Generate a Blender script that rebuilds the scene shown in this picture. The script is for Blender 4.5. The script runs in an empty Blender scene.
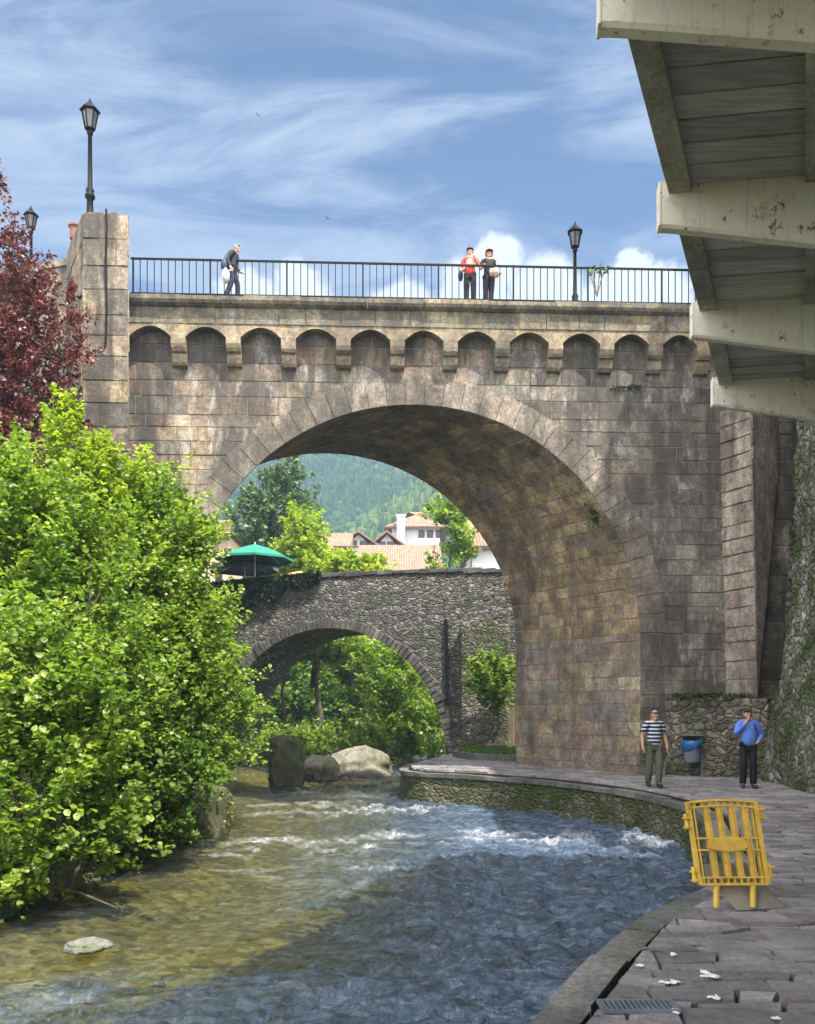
import bpy, bmesh, math, random
import numpy as np
from mathutils import Vector, Matrix, Euler

R = math.radians
scene = bpy.context.scene
COL = scene.collection
F, CX, HY, EYE = 850.0, 407.5, 708.0, 1.8          # focal length in pixels, horizon row, eye height


def P(px, py, Y):
    return Vector(((px - CX) / F * Y, Y, EYE + (HY - py) / F * Y))


def G(px, py, z=0.0):
    Y = (EYE - z) * F / (py - HY)
    return Vector(((px - CX) / F * Y, Y, z))


# ------------------------------------------------------------------ helpers
class MB:
    """collects faces of ONE mesh object"""
    def __init__(s):
        s.v, s.f, s.t = [], [], []

    def add(s, vs, fs, t=0.5):
        o = len(s.v)
        s.v.extend([tuple(v) for v in vs])
        for f in fs:
            s.f.append([i + o for i in f])
            s.t.append(t)

    def poly(s, vs, t=0.5):
        s.add(vs, [list(range(len(vs)))], t)

    def box(s, c, d, rz=0.0, M=None, t=0.5, bev=0.0):
        x, y, z = [k / 2 for k in d]
        if bev <= 0:
            vs = [(-x, -y, -z), (x, -y, -z), (x, y, -z), (-x, y, -z), (-x, -y, z), (x, -y, z), (x, y, z), (-x, y, z)]
            fs = [(0, 3, 2, 1), (4, 5, 6, 7), (0, 1, 5, 4), (1, 2, 6, 5), (2, 3, 7, 6), (3, 0, 4, 7)]
        else:
            bm = bmesh.new()
            bmesh.ops.create_cube(bm, size=1.0)
            bmesh.ops.scale(bm, vec=(d[0], d[1], d[2]), verts=bm.verts)
            bmesh.ops.bevel(bm, geom=list(bm.edges), offset=bev, segments=2, affect='EDGES', profile=0.6)
            bm.verts.index_update()
            vs = [tuple(v.co) for v in bm.verts]
            fs = [[v.index for v in f.verts] for f in bm.faces]
            bm.free()
        T = Matrix.Translation(Vector(c)) @ Matrix.Rotation(rz, 4, 'Z')
        if M is not None:
            T = T @ M
        s.add([T @ Vector(v) for v in vs], fs, t)

    def hexa(s, b, tp, t=0.5):
        """8 corners: bottom loop b (4, ccw from above), top loop tp"""
        s.add(list(b) + list(tp), [(3, 2, 1, 0), (4, 5, 6, 7), (0, 1, 5, 4), (1, 2, 6, 5), (2, 3, 7, 6), (3, 0, 4, 7)], t)

    def tube(s, pts, rad, n=8, cap=True, t=0.5):
        pts = [Vector(p) for p in pts]
        if not hasattr(rad, '__len__'):
            rad = [rad] * len(pts)
        o = len(s.v)
        ref = None
        for i, p in enumerate(pts):
            a = pts[max(i - 1, 0)]
            b = pts[min(i + 1, len(pts) - 1)]
            d = (b - a)
            if d.length < 1e-9:
                d = Vector((0, 0, 1))
            d.normalize()
            if ref is None:
                ref = Vector((1, 0, 0)) if abs(d.x) < 0.8 else Vector((0, 1, 0))
            u = (ref - d * ref.dot(d)).normalized()
            w = d.cross(u)
            ref = u
            for k in range(n):
                an = 2 * math.pi * k / n
                s.v.append(tuple(p + (u * math.cos(an) + w * math.sin(an)) * rad[i]))
        for i in range(len(pts) - 1):
            for k in range(n):
                k2 = (k + 1) % n
                s.f.append([o + i * n + k, o + i * n + k2, o + (i + 1) * n + k2, o + (i + 1) * n + k])
                s.t.append(t)
        if cap:
            s.f.append([o + k for k in range(n)][::-1]); s.t.append(t)
            s.f.append([o + (len(pts) - 1) * n + k for k in range(n)]); s.t.append(t)

    def lathe(s, prof, c=(0, 0, 0), n=12, t=0.5, ph=0.0):
        o = len(s.v)
        for r, z in prof:
            for k in range(n):
                a = 2 * math.pi * k / n + ph
                s.v.append((c[0] + r * math.cos(a), c[1] + r * math.sin(a), c[2] + z))
        m = len(prof)
        for i in range(m - 1):
            for k in range(n):
                k2 = (k + 1) % n
                s.f.append([o + i * n + k, o + i * n + k2, o + (i + 1) * n + k2, o + (i + 1) * n + k]); s.t.append(t)
        s.f.append([o + k for k in range(n)][::-1]); s.t.append(t)
        s.f.append([o + (m - 1) * n + k for k in range(n)]); s.t.append(t)

    def ball(s, c, r, n=10, m=7, M=None, t=0.5, fn=None):
        o = len(s.v)
        r = r if hasattr(r, '__len__') else (r, r, r)
        T = M if M is not None else Matrix.Identity(3)
        for i in range(m + 1):
            th = math.pi * i / m
            for k in range(n):
                a = 2 * math.pi * k / n
                d = Vector((math.sin(th) * math.cos(a), math.sin(th) * math.sin(a), math.cos(th)))
                q = fn(d) if fn else 1.0
                s.v.append(tuple(Vector(c) + T @ Vector((d.x * r[0] * q, d.y * r[1] * q, d.z * r[2] * q))))
        for i in range(m):
            for k in range(n):
                k2 = (k + 1) % n
                s.f.append([o + i * n + k, o + (i + 1) * n + k, o + (i + 1) * n + k2, o + i * n + k2]); s.t.append(t)

    def build(s, name, mat=None, parent=None, smooth=False, loc=None):
        me = bpy.data.meshes.new(name)
        off = Vector((0, 0, 0))
        ob = bpy.data.objects.new(name, me)
        if parent is not None:
            ob.parent = parent
            w = parent
            while w is not None:
                off += w.location
                w = w.parent
        elif loc is not None:
            off = Vector(loc)
            ob.location = off
        va = np.array(s.v, dtype=np.float64).reshape(-1, 3) - np.array(off)
        me.from_pydata([tuple(q) for q in va], [], s.f)
        at = me.attributes.new('tint', 'FLOAT', 'FACE')
        at.data.foreach_set('value', np.array(s.t, dtype=np.float32))
        if smooth:
            me.polygons.foreach_set('use_smooth', np.ones(len(me.polygons), dtype=bool))
        me.update()
        if mat is not None:
            me.materials.append(mat)
        COL.objects.link(ob)
        return ob


def np_mesh(name, v, f, mat=None, parent=None, tint=None, smooth=False, dom='FACE', loc=None):
    """v (N,3), f (M,k) arrays"""
    me = bpy.data.meshes.new(name)
    ob = bpy.data.objects.new(name, me)
    v = np.array(v, dtype=np.float32)
    if parent is not None:
        ob.parent = parent
        v = v - np.array(parent.location, dtype=np.float32)
    elif loc is not None:
        ob.location = loc
        v = v - np.array(loc, dtype=np.float32)
    M, k = f.shape
    me.vertices.add(len(v)); me.vertices.foreach_set('co', v.ravel())
    me.loops.add(M * k); me.loops.foreach_set('vertex_index', f.astype(np.int32).ravel())
    me.polygons.add(M)
    me.polygons.foreach_set('loop_start', np.arange(0, M * k, k, dtype=np.int32))
    me.update(calc_edges=True)
    if tint is not None:
        at = me.attributes.new('tint', 'FLOAT', dom)
        at.data.foreach_set('value', np.asarray(tint, dtype=np.float32))
    if smooth:
        me.polygons.foreach_set('use_smooth', np.ones(M, dtype=bool))
    if mat is not None:
        me.materials.append(mat)
    COL.objects.link(ob)
    return ob


def tag(o, label=None, cat=None, group=None, kind=None):
    if label: o['label'] = label
    if cat: o['category'] = cat
    if group: o['group'] = group
    if kind: o['kind'] = kind
    return o


def thing(name, loc, label, cat, group=None, rz=0.0):
    o = bpy.data.objects.new(name, None)
    o.location = loc
    o.rotation_euler = (0, 0, rz)
    o.empty_display_size = 0.2
    COL.objects.link(o)
    return tag(o, label, cat, group)


# value noise in numpy
def _h(ix, iy, seed):
    n = (ix.astype(np.int64) * 374761393 + iy.astype(np.int64) * 668265263 + seed * 1442695041) & 0x7fffffff
    n = ((n ^ (n >> 13)) * 1274126177) & 0x7fffffff
    return ((n ^ (n >> 16)) & 0xffff) / 65535.0


def vnoise(x, y, seed=0):
    ix, iy = np.floor(x), np.floor(y)
    fx, fy = x - ix, y - iy
    fx = fx * fx * fx * (fx * (fx * 6 - 15) + 10); fy = fy * fy * fy * (fy * (fy * 6 - 15) + 10)
    a = _h(ix, iy, seed); b = _h(ix + 1, iy, seed); c = _h(ix, iy + 1, seed); d = _h(ix + 1, iy + 1, seed)
    return (a * (1 - fx) + b * fx) * (1 - fy) + (c * (1 - fx) + d * fx) * fy


def fbm(x, y, seed=0, o=4):
    r = 0.0; a = 0.5
    for i in range(o):
        r = r + a * vnoise(x, y, seed + i * 17)
        x = x * 2.03 + 3.1; y = y * 2.03 + 7.7; a *= 0.5
    return r


def sstep(a, b, x):
    t = np.clip((x - a) / (b - a), 0, 1)
    return t * t * (3 - 2 * t)


# ------------------------------------------------------------------ materials
class NT:
    def __init__(s, name):
        s.m = bpy.data.materials.new(name)
        s.m.use_nodes = True
        s.n = s.m.node_tree.nodes; s.l = s.m.node_tree.links
        s.b = s.n['Principled BSDF']; s.out = s.n['Material Output']
        s.tc = s.n.new('ShaderNodeTexCoord')

    def node(s, t, **k):
        n = s.n.new(t)
        for a, b in k.items():
            setattr(n, a, b)
        return n

    def link(s, a, b):
        s.l.new(a, b)

    def vec(s, scale=(1, 1, 1), rot=(0, 0, 0)):
        mp = s.node('ShaderNodeMapping')
        mp.inputs['Scale'].default_value = scale
        mp.inputs['Rotation'].default_value = rot
        s.link(s.tc.outputs['Object'], mp.inputs['Vector'])
        return mp.outputs[0]

    def noise(s, scale, detail=4, rough=0.55, vec=None, dist=0.0):
        n = s.node('ShaderNodeTexNoise')
        n.inputs['Scale'].default_value = scale
        n.inputs['Detail'].default_value = detail
        n.inputs['Roughness'].default_value = rough
        n.inputs['Distortion'].default_value = dist
        s.link(vec if vec is not None else s.tc.outputs['Object'], n.inputs['Vector'])
        return n.outputs['Fac']

    def ramp(s, fac, stops, interp='LINEAR'):
        r = s.node('ShaderNodeValToRGB')
        r.color_ramp.interpolation = interp
        e = r.color_ramp.elements
        while len(e) < len(stops):
            e.new(0.5)
        for i, (p, c) in enumerate(stops):
            e[i].position = p
            e[i].color = (c, c, c, 1) if not hasattr(c, '__len__') else (*c, 1)
        s.link(fac, r.inputs[0])
        return r.outputs[0]

    def mix(s, fac, a, b, mode='MIX'):
        n = s.node('ShaderNodeMix', data_type='RGBA', blend_type=mode)
        if hasattr(fac, 'links'): s.link(fac, n.inputs[0])
        else: n.inputs[0].default_value = fac
        for q, i in ((a, 6), (b, 7)):
            if hasattr(q, 'links'): s.link(q, n.inputs[i])
            else: n.inputs[i].default_value = (*q, 1)
        return n.outputs[2]

    def math(s, op, a, b=0.0, clamp=False):
        n = s.node('ShaderNodeMath', operation=op)
        n.use_clamp = clamp
        for q, i in ((a, 0), (b, 1)):
            if hasattr(q, 'links'): s.link(q, n.inputs[i])
            else: n.inputs[i].default_value = q
        return n.outputs[0]

    def attr(s, name):
        a = s.node('ShaderNodeAttribute', attribute_name=name)
        return a.outputs['Fac']

    def bump(s, h, strength=0.5, dist=0.02, prev=None):
        n = s.node('ShaderNodeBump')
        n.inputs['Strength'].default_value = strength
        n.inputs['Distance'].default_value = dist
        s.link(h, n.inputs['Height'])
        if prev is not None: s.link(prev, n.inputs['Normal'])
        s.link(n.outputs[0], s.b.inputs['Normal'])
        return n.outputs[0]

    def color(s, c):
        if hasattr(c, 'links'): s.link(c, s.b.inputs['Base Color'])
        else: s.b.inputs['Base Color'].default_value = (*c, 1)

    def rough(s, r):
        if hasattr(r, 'links'): s.link(r, s.b.inputs['Roughness'])
        else: s.b.inputs['Roughness'].default_value = r

    def up(s):
        g = s.node('ShaderNodeNewGeometry')
        x = s.node('ShaderNodeSeparateXYZ')
        s.link(g.outputs['Normal'], x.inputs[0])
        return x.outputs[2]


def ashlar_mat(name, stops, stain=0.6, white=0.25, tone=1.0, con=1.0, streak=0.0, moss=0.0, pit=0.5, fine=14.0, lichen=0.0):
    """dressed stone: the tint of each block is picked by the face attribute 'tint'"""
    t = NT(name)
    c = t.ramp(t.attr('tint'), stops)
    n1 = t.noise(2.6, 8, 0.65)
    c = t.mix(con, c, t.ramp(n1, [(0.28, 0.45), (0.72, 1.5)]), 'MULTIPLY')
    n2 = t.noise(fine, 6, 0.7)
    c = t.mix(con, c, t.ramp(n2, [(0.32, 0.5), (0.68, 1.4)]), 'MULTIPLY')
    n3 = t.noise(fine * 3.5, 4, 0.7)
    c = t.mix(con, c, t.ramp(n3, [(0.3, 0.6), (0.7, 1.35)]), 'MULTIPLY')
    c = t.mix(1.0, c, t.ramp(t.noise(0.42, 5, 0.6), [(0.3, 0.62 * tone), (0.7, 1.15 * tone)]), 'MULTIPLY')
    if stain:
        st = t.ramp(t.noise(1.0, 7, 0.68, t.vec((1.1, 1.1, 0.3))), [(0.44, 0), (0.58, 1)])
        c = t.mix(t.math('MULTIPLY', st, stain), c, (0.05, 0.045, 0.04))
    if streak:
        sk = t.ramp(t.noise(1.0, 6, 0.65, t.vec((2.6, 2.6, 0.14))), [(0.5, 0), (0.62, 1)])
        sk = t.math('MULTIPLY', sk, t.ramp(t.noise(0.5, 4, 0.6), [(0.42, 0), (0.58, 1)]))
        c = t.mix(t.math('MULTIPLY', sk, streak), c, (0.045, 0.04, 0.036))
    if white:
        w = t.ramp(t.noise(1.7, 8, 0.75, t.vec((1.2, 1.2, 0.5))), [(0.57, 0), (0.66, 1)])
        c = t.mix(t.math('MULTIPLY', w, white), c, (0.55, 0.52, 0.47))
    if lichen:
        w = t.ramp(t.noise(4.3, 7, 0.75), [(0.5, 0), (0.62, 1)])
        c = t.mix(t.math('MULTIPLY', w, lichen), c, (0.52, 0.38, 0.14))
    if moss:
        w = t.ramp(t.noise(1.3, 7, 0.7), [(0.5 - 0.2 * moss, 0), (0.66, 1)])
        c = t.mix(w, c, t.mix(t.noise(20, 3), (0.02, 0.035, 0.008), (0.085, 0.11, 0.02)))
    t.color(c)
    t.rough(0.92)
    b = t.bump(t.noise(fine * 2.2, 6, 0.7), pit, 0.03)
    t.bump(t.noise(3.0, 5, 0.6), 0.5, 0.06, b)
    return t.m


def rubble_mat(name, stops, scale=3.0, stretch=(1, 1, 1.7), mortar=(0.1, 0.09, 0.075), moss=0.0, white=0.15, bump=0.8, mossc=((0.02, 0.03, 0.008), (0.07, 0.1, 0.02)), joint=0.09):
    """rough stones set irregularly, from voronoi cells"""
    t = NT(name)
    v0 = t.vec(stretch)
    wob = t.node('ShaderNodeTexNoise'); wob.inputs['Scale'].default_value = 2.2; wob.inputs['Detail'].default_value = 3
    t.link(v0, wob.inputs['Vector'])
    va = t.node('ShaderNodeVectorMath', operation='MULTIPLY_ADD')
    t.link(wob.outputs['Color'], va.inputs[0]); va.inputs[1].default_value = (0.4, 0.4, 0.4); t.link(v0, va.inputs[2])
    a = t.node('ShaderNodeTexVoronoi', feature='F1'); b = t.node('ShaderNodeTexVoronoi', feature='DISTANCE_TO_EDGE')
    for q in (a, b):
        q.inputs['Scale'].default_value = scale
        t.link(va.outputs[0], q.inputs['Vector'])
    sep = t.node('ShaderNodeSeparateColor'); t.link(a.outputs['Color'], sep.inputs[0])
    c = t.ramp(sep.outputs[0], stops)
    c = t.mix(0.9, c, t.ramp(t.noise(9, 7, 0.7), [(0.25, 0.45), (0.75, 1.4)]), 'MULTIPLY')
    edge = t.ramp(b.outputs['Distance'], [(joint * 0.25, 0), (joint, 1)])
    c = t.mix(edge, mortar, c)
    if white:
        w = t.ramp(t.noise(2.3, 7, 0.7), [(0.58, 0), (0.7, 1)])
        c = t.mix(t.math('MULTIPLY', w, white), c, (0.5, 0.49, 0.45))
    if moss:
        w = t.ramp(t.noise(0.9, 8, 0.68), [(0.56 - 0.25 * moss, 0), (0.68 - 0.12 * moss, 1)])
        c = t.mix(w, c, t.mix(t.noise(16, 4), mossc[0], mossc[1]))
    t.color(c); t.rough(0.95)
    bb = t.bump(t.ramp(b.outputs['Distance'], [(0, 0), (0.22, 1)]), bump, 0.09)
    t.bump(t.noise(24, 6, 0.7), 0.5, 0.03, bb)
    return t.m


def plain(name, c, rough=0.6, var=0.25, scale=8, metal=0.0, bump=0.1, spec=None):
    t = NT(name)
    t.color(t.mix(1.0, c, t.ramp(t.noise(scale, 6, 0.65), [(0.25, 1 - var), (0.75, 1 + var)]), 'MULTIPLY'))
    t.rough(rough)
    t.b.inputs['Metallic'].default_value = metal
    if spec is not None: t.b.inputs['Specular IOR Level'].default_value = spec
    if bump: t.bump(t.noise(scale * 6, 5), bump, 0.01)
    return t.m


def leaf_mat(name, stops, trans=0.35, rough=0.5, spec=0.3):
    t = NT(name)
    c = t.ramp(t.attr('tint'), stops)
    t.color(c); t.rough(rough)
    t.b.inputs['Specular IOR Level'].default_value = spec
    tr = t.node('ShaderNodeBsdfTranslucent')
    t.link(t.mix(1.0, c, (1.5, 1.6, 0.7), 'MULTIPLY'), tr.inputs[0])
    mx = t.node('ShaderNodeMixShader'); mx.inputs[0].default_value = trans
    t.link(t.b.outputs[0], mx.inputs[1]); t.link(tr.outputs[0], mx.inputs[2])
    t.link(mx.outputs[0], t.out.inputs[0])
    return t.m


PINK, TAN, GREY, DARK, PALE = (0.25, 0.185, 0.145), (0.30, 0.235, 0.15), (0.195, 0.178, 0.15), (0.11, 0.095, 0.08), (0.38, 0.325, 0.235)
M = {}
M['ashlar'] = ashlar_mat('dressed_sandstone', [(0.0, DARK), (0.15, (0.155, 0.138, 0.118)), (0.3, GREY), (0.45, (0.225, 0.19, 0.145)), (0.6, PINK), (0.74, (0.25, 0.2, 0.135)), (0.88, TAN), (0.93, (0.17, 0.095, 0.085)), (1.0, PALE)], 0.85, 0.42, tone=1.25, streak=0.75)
M['ashlar_warm'] = ashlar_mat('warm_pier_stone', [(0.0, GREY), (0.3, (0.24, 0.19, 0.15)), (0.55, PINK), (0.8, TAN), (1.0, PALE)], 0.5, 0.3, tone=1.35, streak=0.6)
M['ashlar_grey'] = ashlar_mat('weathered_sandstone', [(0.0, DARK), (0.3, GREY), (0.55, (0.24, 0.19, 0.165)), (0.75, (0.29, 0.25, 0.2)), (0.92, (0.26, 0.2, 0.17)), (1.0, PALE)], 0.55, 0.5, tone=1.35, streak=0.5)
M['ring'] = ashlar_mat('arch_ring_stone', [(0.0, (0.14, 0.118, 0.1)), (0.5, (0.19, 0.16, 0.13)), (1.0, (0.235, 0.2, 0.155))], 0.7, 0.3, tone=1.25)
M['barrel'] = ashlar_mat('vault_stone', [(0.0, (0.2, 0.145, 0.085)), (0.5, (0.29, 0.21, 0.12)), (1.0, (0.38, 0.29, 0.17))], 0.6, 0.25, tone=1.25, streak=0.7)
M['pier'] = ashlar_mat('pitted_pier_stone', [(0.0, DARK), (0.5, (0.25, 0.205, 0.16)), (1.0, TAN)], 0.8, 0.2, tone=1.15, streak=0.85, pit=1.0, fine=9.0)
M['corbelband'] = ashlar_mat('lichen_stone', [(0.0, DARK), (0.5, (0.27, 0.22, 0.155)), (1.0, PALE)], 0.6, 0.25, lichen=0.32, tone=1.25)
M['corbelstone'] = ashlar_mat('corbel_stone', [(0.0, GREY), (0.5, (0.24, 0.19, 0.145)), (1.0, TAN)], 0.55, 0.2, lichen=0.15, tone=1.15)
M['cornice'] = ashlar_mat('cornice_stone', [(0.0, (0.2, 0.18, 0.14)), (0.5, GREY), (1.0, (0.3, 0.26, 0.18))], 0.7, 0.2, lichen=0.25)
M['mortar'] = plain('mortar', (0.17, 0.145, 0.12), 0.95, 0.4, 5, bump=0.4)
M['oldbridge'] = rubble_mat('grey_rubble', [(0, (0.06, 0.058, 0.052)), (0.4, (0.125, 0.12, 0.105)), (0.75, (0.19, 0.178, 0.155)), (1, (0.32, 0.3, 0.26))], 4.6, (1, 1, 1.9), (0.05, 0.046, 0.042), 0.15, 0.2)
M['oldring'] = ashlar_mat('slate_voussoir', [(0, (0.08, 0.076, 0.07)), (0.5, (0.12, 0.113, 0.1)), (1, (0.19, 0.178, 0.155))], 0.6, 0.1)
M['riverwall'] = rubble_mat('river_wall_stone', [(0, (0.1, 0.085, 0.065)), (0.5, (0.2, 0.165, 0.12)), (1, (0.3, 0.25, 0.18))], 4.6, (1, 1, 1.8), (0.055, 0.05, 0.038), 0.75, 0.1, joint=0.06)
M['rockwall'] = rubble_mat('mossy_rubble', [(0, (0.14, 0.13, 0.11)), (0.5, (0.27, 0.25, 0.21)), (1, (0.42, 0.4, 0.35))], 4.4, (1, 1, 1.3), (0.075, 0.068, 0.055), 0.75, 0.35, 0.9, joint=0.05)
M['lowrubble'] = rubble_mat('low_rubble', [(0, (0.09, 0.082, 0.068)), (0.5, (0.17, 0.152, 0.12)), (1, (0.3, 0.27, 0.21))], 4.8, (1, 1, 1.25), (0.085, 0.075, 0.06), 0.4, 0.3, 0.8, joint=0.055)
M['rock'] = ashlar_mat('river_rock', [(0, (0.16, 0.14, 0.11)), (0.5, (0.3, 0.27, 0.22)), (1, (0.42, 0.39, 0.33))], 0.4, 0.3, moss=0.25)
M['mossrock'] = ashlar_mat('moss_rock', [(0, (0.1, 0.09, 0.06)), (1, (0.2, 0.18, 0.12))], 0.4, 0.0, moss=1.0)
M['kerb'] = ashlar_mat('kerb_stone', [(0, (0.15, 0.15, 0.145)), (0.5, (0.21, 0.205, 0.195)), (1, (0.28, 0.27, 0.255))], 0.4, 0.05, moss=0.12, pit=0.35, fine=18)
M['flag'] = ashlar_mat('flagstone', [(0, (0.19, 0.172, 0.182)), (0.5, (0.27, 0.247, 0.258)), (1, (0.355, 0.332, 0.335))], 0.25, 0.08, pit=0.5, fine=16, con=0.5)
M['joint'] = plain('joint_earth', (0.03, 0.027, 0.025), 0.95, 0.5, 9, bump=0.5)
M['concrete'] = NT('painted_concrete')
t = M['concrete']
c = t.mix(t.ramp(t.noise(1.4, 7, 0.65), [(0.35, 0), (0.75, 1)]), (0.86, 0.835, 0.75), (0.7, 0.64, 0.5))
c = t.mix(t.ramp(t.noise(11, 7, 0.75, t.vec((1, 1, 0.7))), [(0.595, 0), (0.645, 1)]), c, (0.14, 0.105, 0.07))
c = t.mix(t.ramp(t.noise(3.5, 8, 0.7), [(0.56, 0), (0.66, 0.7)]), c, (0.44, 0.38, 0.28))
c = t.mix(t.ramp(t.noise(2.2, 6, 0.7, t.vec((7, 7, 0.7))), [(0.55, 0), (0.7, 0.65)]), c, (0.4, 0.36, 0.28))
t.color(c); t.rough(0.85); t.bump(t.noise(30, 6, 0.7), 0.35, 0.02); M['concrete'] = t.m
M['oldconcrete'] = ashlar_mat('bare_concrete', [(0, (0.5, 0.47, 0.38)), (1, (0.62, 0.58, 0.48))], 0.3, 0.1, fine=20, con=.6)
t = NT('old_ceiling_boards')
c = t.ramp(t.attr('tint'), [(0, (0.34, 0.335, 0.31)), (1, (0.55, 0.53, 0.47))])
c = t.mix(0.8, c, t.ramp(t.noise(5, 7, 0.65, t.vec((0.6, 6, 1))), [(0.3, 0.6), (0.7, 1.3)]), 'MULTIPLY')
t.color(c); t.rough(0.9); t.bump(t.noise(12, 6, 0.7, t.vec((0.5, 5, 1))), 0.4, 0.02); M['boards'] = t.m
M['iron'] = plain('black_iron', (0.006, 0.006, 0.007), 0.6, 0.4, 12, 0.0, 0.15, 0.15)
M['lampglass'] = plain('lamp_glass', (0.07, 0.075, 0.08), 0.15, 0.1, 6, 0, 0)
M['yellow'] = plain('yellow_plastic', (0.66, 0.43, 0.07), 0.5, 0.3, 9, 0, 0.1)
M['greyboard'] = plain('weathered_board', (0.3, 0.265, 0.22), 0.85, 0.3, 6, 0, 0.2)
M['binmetal'] = plain('bin_metal', (0.16, 0.19, 0.22), 0.5, 0.3, 6, 0.3)
M['bluebag'] = plain('blue_bag', (0.02, 0.13, 0.36), 0.35, 0.15, 10, 0, 0.3)
M['bark'] = ashlar_mat('bark', [(0, (0.1, 0.08, 0.06)), (1, (0.16, 0.13, 0.1))], 0.3, 0.1, pit=1.0)
M['tile'] = NT('clay_roof_tiles')
t = M['tile']
w = t.node('ShaderNodeTexWave', wave_type='BANDS', bands_direction='X'); w.inputs['Scale'].default_value = 1.6; w.inputs['Distortion'].default_value = 0.6
t.link(t.tc.outputs['Object'], w.inputs['Vector'])
c = t.ramp(t.noise(2.5, 7, 0.7), [(0.25, (0.15, 0.085, 0.06)), (0.5, (0.25, 0.155, 0.11)), (0.75, (0.34, 0.245, 0.18))])
c = t.mix(0.6, c, t.ramp(w.outputs['Fac'], [(0, 0.55), (1, 1.2)]), 'MULTIPLY')
t.color(c); t.rough(0.9); t.bump(w.outputs['Fac'], 0.6, 0.1); M['tile'] = t.m
M['whitewall'] = plain('white_render', (0.66, 0.66, 0.67), 0.9, 0.08, 2, 0, 0.1)
M['creamwall'] = plain('cream_render', (0.6, 0.48, 0.33), 0.9, 0.12, 2, 0, 0.1)
M['darkwood'] = plain('dark_wood', (0.06, 0.035, 0.025), 0.7, 0.3, 6)
M['brownwood'] = plain('weathered_fence_wood', (0.17, 0.12, 0.07), 0.85, 0.35, 5, 0, 0.3)
M['glass'] = plain('dark_window_glass', (0.04, 0.05, 0.06), 0.12, 0.1, 4, 0, 0)
M['greencloth'] = plain('green_canvas', (0.012, 0.2, 0.13), 0.75, 0.12, 3, 0, 0.05)
M['greycloth'] = plain('grey_canvas', (0.09, 0.1, 0.11), 0.8, 0.15, 3, 0, 0.05)
M['tancloth'] = plain('tan_cover', (0.55, 0.33, 0.13), 0.8, 0.2, 6)
M['whiteplastic'] = plain('white_plastic', (0.75, 0.75, 0.74), 0.5, 0.06, 5)
M['clay'] = plain('red_clay', (0.24, 0.09, 0.06), 0.8, 0.25, 7)
M['paper'] = plain('white_scrap', (0.72, 0.74, 0.72), 0.9, 0.12, 20, 0, 0.3)
M['skin'] = plain('skin', (0.5, 0.28, 0.19), 0.55, 0.1, 8, 0, 0)
M['feature'] = plain('face_feature', (0.05, 0.03, 0.025), 0.5, 0.1, 8, 0, 0)
M['lip'] = plain('lips', (0.36, 0.13, 0.11), 0.5, 0.1, 8, 0, 0)
M['greyhair'] = plain('grey_hair', (0.3, 0.28, 0.26), 0.7, 0.3, 40, 0, 0.5)
M['blackhair'] = plain('black_hair', (0.02, 0.018, 0.017), 0.5, 0.3, 40, 0, 0.5)
M['brownhair'] = plain('brown_hair', (0.09, 0.05, 0.035), 0.6, 0.3, 40, 0, 0.5)
M['auburn'] = plain('auburn_hair', (0.2, 0.085, 0.05), 0.6, 0.3, 40, 0, 0.5)
M['blueshirt'] = plain('blue_shirt_cotton', (0.10, 0.21, 0.66), 0.8, 0.15, 9, 0, 0.15)
M['blacktr'] = plain('black_trousers', (0.006, 0.006, 0.008), 0.8, 0.3, 9, 0, 0.15)
M['olivetr'] = plain('olive_trousers', (0.10, 0.105, 0.07), 0.85, 0.2, 9, 0, 0.15)
M['navytr'] = plain('navy_trousers', (0.022, 0.026, 0.06), 0.85, 0.2, 9, 0, 0.15)
M['whitetr'] = plain('white_trousers', (0.7, 0.69, 0.66), 0.85, 0.1, 9, 0, 0.15)
M['darktr'] = plain('dark_trousers', (0.014, 0.010, 0.02), 0.85, 0.2, 9, 0, 0.15)
M['redtop'] = plain('red_top', (0.72, 0.075, 0.04), 0.8, 0.15, 9, 0, 0.15)
M['blacktop'] = plain('black_top', (0.006, 0.006, 0.008), 0.8, 0.2, 9, 0, 0.15)
M['navyjacket'] = plain('dark_jacket', (0.016, 0.018, 0.025), 0.8, 0.25, 9, 0, 0.2)
M['pinkpatch'] = plain('pale_scarf', (0.75, 0.42, 0.36), 0.85, 0.3, 14, 0, 0.2)
M['bagcloth'] = plain('beige_bag_cloth', (0.5, 0.42, 0.3), 0.85, 0.5, 18, 0, 0.3)
M['navybag'] = plain('navy_bag_cloth', (0.025, 0.035, 0.09), 0.7, 0.3, 12, 0, 0.2)
M['shoe'] = plain('dark_leather', (0.02, 0.017, 0.015), 0.5, 0.2, 9)
t = NT('navy_white_stripes')
sx = t.node('ShaderNodeSeparateXYZ'); t.link(t.tc.outputs['Object'], sx.inputs[0])
fr = t.math('FRACT', t.math('MULTIPLY', sx.outputs[2], 12.0))
t.color(t.mix(t.math('GREATER_THAN', fr, 0.62), (0.015, 0.02, 0.06), (0.62, 0.64, 0.68))); t.rough(0.85); M['stripes'] = t.m
M['leaf'] = leaf_mat('alder_leaf', [(0, (0.06, 0.115, 0.016)), (0.4, (0.16, 0.25, 0.034)), (0.75, (0.25, 0.345, 0.055)), (1, (0.38, 0.43, 0.11))], 0.5, 0.42, 0.5)
M['leafdark'] = leaf_mat('hazel_leaf', [(0, (0.035, 0.075, 0.012)), (0.6, (0.1, 0.18, 0.025)), (1, (0.2, 0.28, 0.05))], 0.35)
M['leaflime'] = leaf_mat('lime_leaf', [(0, (0.14, 0.22, 0.02)), (0.6, (0.28, 0.37, 0.035)), (1, (0.46, 0.47, 0.07))], 0.45)
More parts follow.
